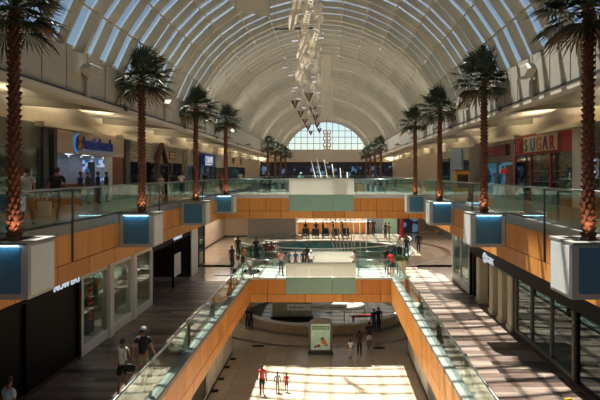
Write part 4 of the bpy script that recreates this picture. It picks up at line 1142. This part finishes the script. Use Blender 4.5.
    for nm in 'RL':
        av('sh'+nm, .056, e); es.append((3, idx['sh'+nm]))
        if sleeve != 'none':
            t = .55 if sleeve == 'short' else 1
            J['sl'+nm] = J['sh'+nm]+(J['el'+nm]-J['sh'+nm])*t; av('sl'+nm, .044, e); es.append((idx['sh'+nm], idx['sl'+nm]))
            if sleeve == 'long':
                J['sw'+nm] = J['wr'+nm]; av('sw'+nm, .03, e*.7); es.append((idx['sl'+nm], idx['sw'+nm]))
    skinmesh('shirt', vs, es, mcol('t', top), o, 1)
    # legs clothing
    if kind == 'skirt' or kind == 'dress':
        zt = (J['waist'].z if kind == 'dress' else 1.0); zb = .5 if kind == 'dress' else .62
        mb = MB(); rows = [(zt, .13, .1), ((zt+zb)/2, .18, .15), (zb, .22, .19)]; n = 16; b = []
        for z, rx, ry in rows:
            for j in range(n):
                a = 2*PI*j/n; w = 1+.05*math.sin(a*5)*(1 if z == zb else 0); mb.v.append((rx*math.cos(a)*w*k, (ry*math.sin(a)*w)*k, z*k))
        for i in range(2):
            for j in range(n): mb.f.append((i*n+j, i*n+(j+1) % n, (i+1)*n+(j+1) % n, (i+1)*n+j))
        mb.build('skirt', mcol('b', bottom), o, True)
    else:
        vs = []; es = []; idx = {}; e = .014
        av('pelvis', R['pelvis'], e)
        J['belt'] = J['pelvis']+V((0, 0, .06)); av('belt', (.12, .1), e); es = [(0, 1)]
        for nm in 'RL':
            av('hip'+nm, .088, e); es.append((0, idx['hip'+nm]))
            if kind == 'shorts':
                J['sl'+nm] = J['hip'+nm]+(J['knee'+nm]-J['hip'+nm])*.8; av('sl'+nm, .075, e); es.append((idx['hip'+nm], idx['sl'+nm]))
            else:
                av('knee'+nm, .06, e); J['hem'+nm] = J['ank'+nm]+(J['knee'+nm]-J['ank'+nm])*.08; av('hem'+nm, .045, e); es += [(idx['hip'+nm], idx['knee'+nm]), (idx['knee'+nm], idx['hem'+nm])]
        skinmesh('shorts' if kind == 'shorts' else 'trousers', vs, es, mcol('b', bottom), o, 1)
    for nm in 'RL':
        a, t = J['ank'+nm], J['toe'+nm]
        MB().add(*ellip(((a+t)/2+V((0, .01, -.012)))*k, (.05*k, .125*k, .045*k), 10, 6)).build('shoe', mcol('s', (200, 196, 190) if kind == 'shorts' else (40, 36, 34)), o, True)
    o['_k'] = k
    PERSONS.append(o)
    return o
brown1, brown2, pale = (96, 60, 44), (150, 100, 76), (190, 140, 112)
N_ = (24, 26, 36)
# second floor left walkway
person('woman in a white sleeveless top and black shorts walking away on the left walkway', 122.5, 17.9, L2, 1.66, 192, 'walk', (226, 224, 218), (22, 22, 26), 'shorts', brown2, (60, 38, 24), female=True, sleeve='none')
person('man in a black t-shirt, grey cap and khaki shorts walking away along the left walkway', 143, 18.6, L2, 1.84, 178, 'walk', (16, 16, 18), (150, 130, 100), 'shorts', brown2, cap=(150, 152, 156), mirror=True)
person('person in a white shirt with dark hair at the lower left corner', 9, 14.4, L2, 1.72, 150, 'stand', (200, 204, 210), (30, 30, 36), hair=(16, 12, 12))
# bag of the woman
b = thing('shoulder_bag', 'black shoulder bag with a pale edge carried by the woman in the white top', 'bag', (-6.02, 17.75, L2+.72))
bevel(MB().prism([(-.16, -.05, .0), (.16, -.05, 0), (.2, -.05, .16), (.1, -.05, .24), (-.12, -.05, .24)], (0, .1, 0)).build('pouch', 'black2', b), .015)
MB().tube([(-.16, 0, .02), (0, -.06, -.02), (.18, 0, .02)], .012, 6).build('trim', 'white', b)
MB().tube([(-.12, 0, .24), (-.2, 0, .5), (-.16, 0, .72), (-.06, 0, .5), (.1, 0, .24)], .01, 6).build('strap', 'black2', b)
# landing and bridge on second floor
person('person in white shirt and navy shorts leaning where walkway rail meets bridge', 236, 35.6, L2, 1.66, 150, 'lean', (226, 222, 214), (26, 32, 60), 'shorts', brown2, X=-5.75)
person('small child in pale clothes standing at the left end of the lower bridge', 250, 38.9, L2, 1.1, 20, 'stand', (205, 205, 196), (80, 82, 84), 'trousers', pale, (90, 70, 50))
person('person in dark clothes at the left wall end of the landing', 232, 41.2, L2, 1.62, 40, 'stand', (28, 26, 30), (40, 34, 36), skin=brown1)
person('person in a mustard top standing behind the small pale child', 243, 42.0, L2, 1.5, -20, 'hold', (190, 140, 50), (60, 52, 44), skin=brown2, female=True)
person('person in black standing on the corridor floor above the mustard top', 238, 46.4, L2, 1.7, 180, 'stand', (20, 20, 22), (24, 24, 28), skin=brown1)
person('woman in a pink blouse and navy shorts at the left of the bridge centre panel', 281, 39.0, L2, 1.66, 10, 'hold', (206, 150, 150), (28, 34, 64), 'shorts', brown2, female=True, long=True)
person('tall person in navy in the crowd left of the round opening', 256, 45.4, L2, 1.74, 30, 'stand', (24, 36, 80), (24, 28, 50), skin=brown1)
person('person with red brown hair in a dark top in the crowd behind the bridge', 266, 43.3, L2, 1.72, 0, 'hold', (48, 30, 28), (26, 26, 30), skin=brown2, hair=(90, 40, 26), long=True, female=True)
person('person in a dark red top in the crowd behind the bridge', 271, 42.5, L2, 1.78, 170, 'stand', (84, 30, 30), (30, 28, 30), skin=brown1)
person('person in light grey facing away in the crowd behind the bridge', 275.5, 42.9, L2, 1.68, 190, 'stand', (160, 156, 146), (60, 60, 64), skin=pale, hair=(60, 44, 30))
person('child in teal standing by the far rail of the lower bridge', 289, 40.8, L2, 1.3, 10, 'stand', (40, 90, 100), (30, 40, 50), skin=brown2, child=True)
person('child in navy behind the frosted centre panel', 295.5, 41.0, L2, 1.28, 0, 'stand', (30, 40, 80), (30, 34, 46), skin=brown2, child=True)
person('child in black behind the frosted centre panel', 303, 41.2, L2, 1.3, 30, 'stand', (22, 24, 30), (30, 30, 36), skin=brown1, child=True)
person('child in a white shirt and white hat behind the frosted centre panel', 311, 40.9, L2, 1.34, -10, 'stand', (236, 234, 226), (60, 60, 66), skin=brown2, cap=(235, 232, 226), child=True)
person('taller person in black behind the child in the white hat', 307, 41.4, L2, 1.62, 180, 'stand', (20, 22, 26), (24, 26, 30), skin=brown1)
person('woman in a white vest holding something pink at the right of the bridge centre panel', 354, 38.9, L2, 1.66, -60, 'hold', (226, 214, 206), (26, 24, 28), 'trousers', brown2, female=True, long=True, sleeve='none')
person('man in black beside the red shirt on the right end of the lower bridge', 386.5, 39.3, L2, 1.78, 10, 'stand', (20, 20, 22), (26, 26, 30), 'shorts', brown1)
person('person in bright red shirt and dark green shorts at the right bridge end', 391, 38.4, L2, 1.62, 200, 'lean', (206, 30, 34), (24, 70, 56), 'shorts', brown2, X=4.05)
person('person in a white shirt and black trousers on the polished floor beyond the bridge', 400, 46.2, L2, 1.72, 180, 'walk', (226, 218, 208), (20, 20, 24), skin=brown2, sleeve='long')
person('person in charcoal walking beside the white shirt on the polished floor', 406.5, 46.6, L2, 1.72, 185, 'walk', (50, 50, 54), (70, 78, 90), skin=brown1, mirror=True)
person('person in black crossing the polished floor alone on the right', 418.5, 49.5, L2, 1.74, 170, 'walk', (20, 20, 24), (26, 26, 32), skin=brown1, sleeve='long')
for px, c in ((305.5, (30, 26, 26)), (316, (44, 26, 22)), (323, (24, 24, 26)), (333, (26, 28, 34)), (342, (40, 34, 34))):
    person('person in %s by the black lounge chairs' % {305.5: 'dark brown, leftmost,', 316: 'rust brown', 323: 'plain black', 333: 'blue black', 342: 'grey brown, rightmost,'}[px], px, 61.4, L2, 1.68, (px*37) % 360, 'stand', c, (24, 24, 28), skin=brown1)
person('person in black standing beyond the orange counter', 368, 63.0, L2, 1.76, 180, 'stand', (18, 18, 20), (20, 20, 24), skin=brown1)
person('person in charcoal next to the one beyond the orange counter', 373.5, 63.3, L2, 1.74, 0, 'stand', (34, 32, 36), (24, 24, 28), skin=brown2)
person('person in olive by the green lit doorway', 389, 60.5, L2, 1.66, 90, 'hold', (90, 84, 62), (50, 46, 44), skin=brown1)
person('person in brown by the green lit doorway', 385.5, 60.8, L2, 1.6, 200, 'stand', (70, 50, 44), (40, 36, 40), skin=brown1)
# first floor
person('woman in a coral pink top and black shorts walking towards the sunlit floor', 262, 31.3, L1, 1.64, 10, 'walk', (214, 84, 96), (22, 22, 28), 'shorts', brown1, female=True, sleeve='short')
person('toddler in light grey holding on between woman in pink and child in red', 277.5, 31.7, L1, 1.12, 0, 'stand', (176, 178, 182), (150, 146, 140), skin=brown1, child=True)
person('small child in a red shirt on the sunlit floor', 286.5, 31.8, L1, 1.02, -10, 'stand', (200, 36, 48), (120, 26, 34), 'shorts', skin=brown1, child=True)
person('child in white walking away right of the poster totem', 350.5, 37.6, L1, 1.2, 180, 'walk', (232, 228, 220), (206, 200, 192), skin=brown1, child=True)
person('woman in a dark top and black trousers right of the child in white', 359.5, 38.1, L1, 1.62, 180, 'walk', (70, 34, 44), (22, 20, 26), skin=brown1, female=True, mirror=True)
person('man in navy with white shorts walking away on the lowest floor', 369.3, 39.4, L1, 1.86, 180, 'walk', (22, 30, 60), (214, 212, 206), 'shorts', brown1)
person('person in black farther back beside the round court on the lowest floor', 378.5, 44.2, L1, 1.74, 175, 'stand', (20, 18, 24), (22, 22, 28), skin=brown1)
person('person in maroon farther back beside the round court on the lowest floor', 374, 44.0, L1, 1.66, 190, 'stand', (70, 30, 40), (30, 26, 34), skin=brown1)
person('person in black standing in the shade at the left of the round court', 251, 44.4, L1, 1.7, 30, 'stand', (24, 22, 24), (26, 24, 30), skin=brown1)
person('person in grey black next to the shaded figure left of the round court', 247.5, 44.7, L1, 1.66, -20, 'stand', (44, 40, 42), (26, 24, 30), skin=brown1)
# third floor
person('man in a white t-shirt walking on the near left upper gallery', 27, 18.0, L3, 1.76, 190, 'walk', (190, 186, 176), (36, 38, 48), 'trousers', brown2)
person('person in a black shirt and navy shorts on the near left upper gallery', 57, 19.4, L3, 1.78, 185, 'walk', (16, 16, 18), (30, 44, 74), 'shorts', brown2, mirror=True)
person('person in a pale pink top on the left upper gallery past the second palm', 161, 38.5, L3, 1.5, 30, 'hold', (216, 176, 160), (60, 50, 46), skin=pale, female=True)
person('person in black on the left upper gallery past the second palm', 173, 41.5, L3, 1.6, 180, 'stand', (22, 22, 26), (26, 26, 32), skin=brown1)
person('person in a white shirt on the left upper gallery past the second palm', 181.5, 42.5, L3, 1.66, 200, 'stand', (222, 220, 214), (60, 60, 70), skin=brown2)
person('person in black with an orange bag strap on the far left upper gallery', 205, 50.5, L3, 1.66, 10, 'stand', (26, 24, 28), (34, 34, 44), skin=brown2)
person('person in burnt orange on the far left upper gallery', 221, 55.5, L3, 1.7, 0, 'stand', (190, 92, 40), (110, 60, 40), skin=brown2)
person('person in a white shirt on the far left upper gallery near the upper bridge', 240.5, 60.5, L3, 1.7, 20, 'stand', (216, 210, 200), (120, 110, 104), skin=brown2)
for i, (px, D, t) in enumerate([(66, 29.2, (30, 44, 70)), (73, 30.1, (60, 54, 50)), (80, 31.4, (28, 50, 84)), (86, 32.6, (40, 40, 44))]):
    person('%s customer in dark clothes at the pretzel shop counter' % ['first', 'second', 'third', 'fourth'][i], px, D, L3, 1.66, 90, 'stand', t, (30, 34, 46), skin=brown1, X=-12.35)
person('person in teal standing at the left part of the upper bridge', 265, 47.2, L3, 1.5, 180, 'stand', (30, 60, 60), (20, 40, 44), skin=brown1)
person('person in dark teal beside the one on the left part of the upper bridge', 269, 47.6, L3, 1.54, 0, 'stand', (24, 48, 50), (16, 30, 34), skin=brown1)
person('person in a pale turquoise cap behind the upper bridge centre panel', 301, 46.6, L3, 1.62, 180, 'stand', (120, 180, 172), (60, 70, 70), skin=brown2, cap=(150, 214, 204))
# shopping bag and pushchair
b = thing('shopping_bag', 'pale paper shopping bag carried between the two on the near left gallery', 'bag', (-9.0, 18.6, L3+.25))
bevel(MB().box(-.2, .2, -.07, .07, 0, .45).build('bag', 'white', b), .01)
MB().tube([(-.08, 0, .45), (-.07, 0, .62), (.07, 0, .62), (.08, 0, .45)], .01, 6).build('handle', 'white', b)
def pushchair(x, y, z, rz, label, m):
    o = thing('pushchair', label, 'pushchair', (x, y, z), math.radians(rz))
    bevel(MB().prism([(-.2, -.3, .35), (-.2, .1, .3), (-.2, .3, .8), (-.2, .22, .84), (-.2, .02, .42), (-.2, -.3, .43)], (.4, 0, 0)).build('seat', m, o), .02)
    mb = MB(); n = 8
    for i in range(n):
        a, b_ = PI*.25+PI*.45*i/n, PI*.25+PI*.45*(i+1)/n
        mb.prism([(-.22, .1+.35*math.cos(a), .6+.35*math.sin(a)), (-.22, .1+.35*math.cos(b_), .6+.35*math.sin(b_)), (-.22, .1+.32*math.cos(b_), .6+.32*math.sin(b_)), (-.22, .1+.32*math.cos(a), .6+.32*math.sin(a))], (.44, 0, 0))
    mb.build('hood', m, o)
    for s in (-1, 1):
        MB().tube([(s*.23, -.3, .12), (s*.23, .1, .5), (s*.23, .45, 1.0)], .014, 6).tube([(s*.23, .35, .12), (s*.23, .0, .45)], .014, 6).build('frame_tube', 'steel', o)
        for yy in (-.3, .35):
            MB().tube([(s*.23-.02, yy, .12), (s*.23+.02, yy, .12)], .11, 14).build('wheel', 'black2', o)
    MB().tube([(-.23, .45, 1.0), (.23, .45, 1.0)], .018, 8).build('handlebar', 'black2', o)
    return o
pushchair(-5.2, 39.6, L2, 60, 'pale hooded pushchair at the left end of the lower bridge', 'ribbon')

# mannequins in the fashion shop
m0 = None
for i, (y, tp_) in enumerate([(22.0, (196, 28, 34)), (25.6, (200, 30, 34)), (28.8, (206, 70, 74))]):
    q = thing('mannequin', ['red dressed mannequin in the closest window of the pale framed shop', 'red dressed mannequin in the middle window of the pale framed shop', 'coral dressed mannequin in the farthest window of the pale framed shop'][i], 'mannequin', (XL-.55, y, L2+.35), PI/2, 'window mannequins')
    bz = [((0, 0, .95), .11), ((0, 0, 1.1), .09), ((0, 0, 1.28), (.13, .09)), ((0, 0, 1.45), .06), ((0, 0, 1.55), .045), ((0, -.01, 1.66), .08), ((-.09, 0, .9), .07), ((-.09, 0, .48), .05), ((-.08, 0, .08), .035), ((.09, 0, .9), .07), ((.1, -.05, .48), .05), ((.1, .0, .08), .035),
          ((-.17, 0, 1.42), .045), ((-.25, .03, 1.15), .035), ((-.2, -.1, .95), .025), ((.17, 0, 1.42), .045), ((.25, .03, 1.15), .035), ((.27, -.03, .88), .025)]
    ed = [(0, 1), (1, 2), (2, 3), (3, 4), (4, 5), (0, 6), (6, 7), (7, 8), (0, 9), (9, 10), (10, 11), (3, 12), (12, 13), (13, 14), (3, 15), (15, 16), (16, 17)]
    skinmesh('body', bz, ed, M['white'], q, 1)
    sv = [((0, 0, 1.12), .115), ((0, 0, .93), .135), ((0, 0, 1.28), (.15, .11)), ((0, 0, 1.44), .08), ((-.18, 0, 1.42), .06), ((-.25, .03, 1.17), .05), ((.18, 0, 1.42), .06), ((.25, .03, 1.17), .05)]
    skinmesh('jacket', sv, [(0, 1), (0, 2), (2, 3), (3, 4), (4, 5), (3, 6), (6, 7)], mcol('t', tp_), q, 1)
    lv = [((0, 0, .9), .12), ((-.09, 0, .85), .085), ((-.09, 0, .48), .065), ((-.08, 0, .1), .05), ((.09, 0, .85), .085), ((.1, -.05, .48), .065), ((.1, 0, .1), .05)]
    skinmesh('trousers', lv, [(0, 1), (1, 2), (2, 3), (0, 4), (4, 5), (5, 6)], M['black2'], q, 1)
    MB().lathe([(.001, 0), (.22, 0), (.22, .02), (.001, .03)], 20).build('base', 'steel', q)
    MB().box(XL-1.0, XL-.05, y-1.0, y+1.0, L2, L2+.34).build('plinth', 'pale_curb', None)['kind'] = 'structure'
sc_ = thing('display_screen', 'tall black display screen with red writing in the closest window of the pale framed shop', 'screen', (XL-.5, 23.4, L2+.35))
MB().box(-.06, .06, -.35, .35, 0, 2.0).build('panel', 'black', sc_)
for i in range(7): MB().box(.06, .075, -.2, .2-.05*(i % 3), 1.75-.2*i, 1.83-.2*i).build('written_line', basic('dim_red', (150, 40, 40), .5, emit=(170, 40, 40), es=.4) if i == 0 else bpy.data.materials['dim_red'], sc_)
# yellow sign on the right walkway
ys = thing('wet_floor_sign', 'yellow folding floor sign cut off by the lower right edge', 'sign', (6.42, 15.9, L2), .2)
for s in (-1, 1): bevel(MB().prism([(-.17, s*.16, 0), (.17, s*.16, 0), (.10, s*.02, .62), (-.10, s*.02, .62)], (0, .015, 0)).build('panel', 'yellow', ys), .004)

# ------------------------------------------------------------------ lights
def area(name, loc, size, energy, col, rot=(0, 0, 0)):
    ld = bpy.data.lights.new(name, 'AREA'); ld.shape = 'RECTANGLE'; ld.size, ld.size_y = size; ld.energy = energy; ld.color = col
    o = bpy.data.objects.new(name, ld); C.objects.link(o); o.location = loc; o.rotation_euler = rot; return o
COVE = 240
for side, xw in ((-1, XWL), (1, XWR)):
    for b in range(-0, 10):
        y = 13.8+9.6*b+4.8
        if y > 105: break
        l = area('cove_light', (xw-side*.3, y, 13.93), (.2, 5.2), COVE, (1, .86, .62)); l.rotation_euler = (0, math.radians(180-side*24), 0)
        tr = thing('cove_trough', 'slim lit trough along the top of the shop wall, under a glowing %s ceiling bay' % ('left' if side < 0 else 'right'), 'lamp', (xw-side*.3, y, 13.83), 0, 'lit troughs along the %s gallery' % ('left' if side < 0 else 'right'))
        MB().box(-.2, .2, -2.9, 2.9, 0, .03).box(-.2, -.17, -2.9, 2.9, .03, .2).box(.17, .2, -2.9, 2.9, .03, .2).box(-.2, .2, -2.93, -2.9, 0, .2).box(-.2, .2, 2.9, 2.93, 0, .2).build('housing', 'soffit', tr)
        MB().box(-.1, .1, -2.6, 2.6, .03, .06).build('lamp_strip', emission('warm_strip', (255, 226, 180), 1) if 'warm_strip' not in bpy.data.materials else bpy.data.materials['warm_strip'], tr)
fl0 = None  # fill lamps and their housings, added to brighten the far vault
for side in (-1, 1):
    for i, y in enumerate([36.5, 46.5, 58, 70, 82, 94]):
        x = XC+side*7.25
        l = area('vault_fill_lamp', (x, y, 14.72), (1.6, .12), 90, (1, .95, .86)); l.data.spread = math.radians(115); l.rotation_euler = Vector((-side*1.3, .2, 1)).to_track_quat('-Z', 'Y').to_euler()
        if fl0 is None:
            c = thing('vault_fill', 'x', 'lamp', (x, y, 14.6)); fl0 = c
            bevel(MB().box(-.14, .14, -.85, .85, -.06, .07).build('housing', 'grey', c), .02)
            MB().box(-.42, -.1, -.05, .05, -.03, .03).build('arm', 'dkgrey', c)
        else: c = copy_tree(fl0); c.location = (x, y, 14.6)
        c.rotation_euler = (0, 0, 0 if side < 0 else PI)
        c['label'] = 'slim grey added fill light on the %s upper wall, %s along' % ('left' if side < 0 else 'right', ['first', 'second', 'third', 'fourth', 'fifth', 'sixth'][i]); c['group'] = 'added fill lights aimed up at the vault'
area('corridor_lamp', (-9.3, 51, 8.3), (3, 14), 260, (1, .86, .7))
area('corridor_lamp', (10.5, 50, 8.3), (6, 16), 420, (1, .88, .74))
area('corridor_lamp', (-1, 66, 8.3), (10, 3), 160, (1, .9, .8))
area('first_floor_fill', (-9.5, 44, 3.5), (3, 8), 60, (1, .84, .66))  # added fill that lifts the shaded lowest floor
SUN = 22.0; SKY = .105
sd = bpy.data.lights.new('sun', 'SUN'); sd.energy = SUN; sd.angle = math.radians(1.0); sd.color = (1, .97, .92)
so = bpy.data.objects.new('sun', sd); C.objects.link(so)
so.rotation_euler = Vector((.17, -.28, -1)).to_track_quat('-Z', 'Y').to_euler()
w = bpy.data.worlds.new('sky'); sc.world = w; w.use_nodes = True
t = w.node_tree; t.nodes.clear()
sk_ = t.nodes.new('ShaderNodeTexSky'); sk_.sky_type = 'NISHITA'; sk_.sun_disc = False; sk_.sun_elevation = math.radians(68); sk_.sun_rotation = math.radians(20)
sk_.air_density = 1.0; sk_.dust_density = .4
bg = t.nodes.new('ShaderNodeBackground'); bg.inputs[1].default_value = SKY
wo = t.nodes.new('ShaderNodeOutputWorld'); t.links.new(sk_.outputs[0], bg.inputs[0]); t.links.new(bg.outputs[0], wo.inputs[0])

cd = bpy.data.cameras.new('camera'); co = bpy.data.objects.new('camera', cd); C.objects.link(co)
co.location = (0, 0, EYE); co.rotation_euler = (PI/2, 0, 0)
cd.sensor_width = 36; cd.lens = 36*F/600; cd.shift_x = -30/600; cd.shift_y = -27/600; cd.clip_end = 600; cd.clip_start = .1
sc.camera = co
sc.view_settings.view_transform = 'Standard'; sc.view_settings.look = 'None'; sc.view_settings.gamma = 1; sc.view_settings.use_curve_mapping = False
sc.view_settings.exposure = 0.35
sc.cycles.transparent_max_bounces = 32; sc.cycles.max_bounces = 8; sc.cycles.diffuse_bounces = 4; sc.cycles.sample_clamp_indirect = 6
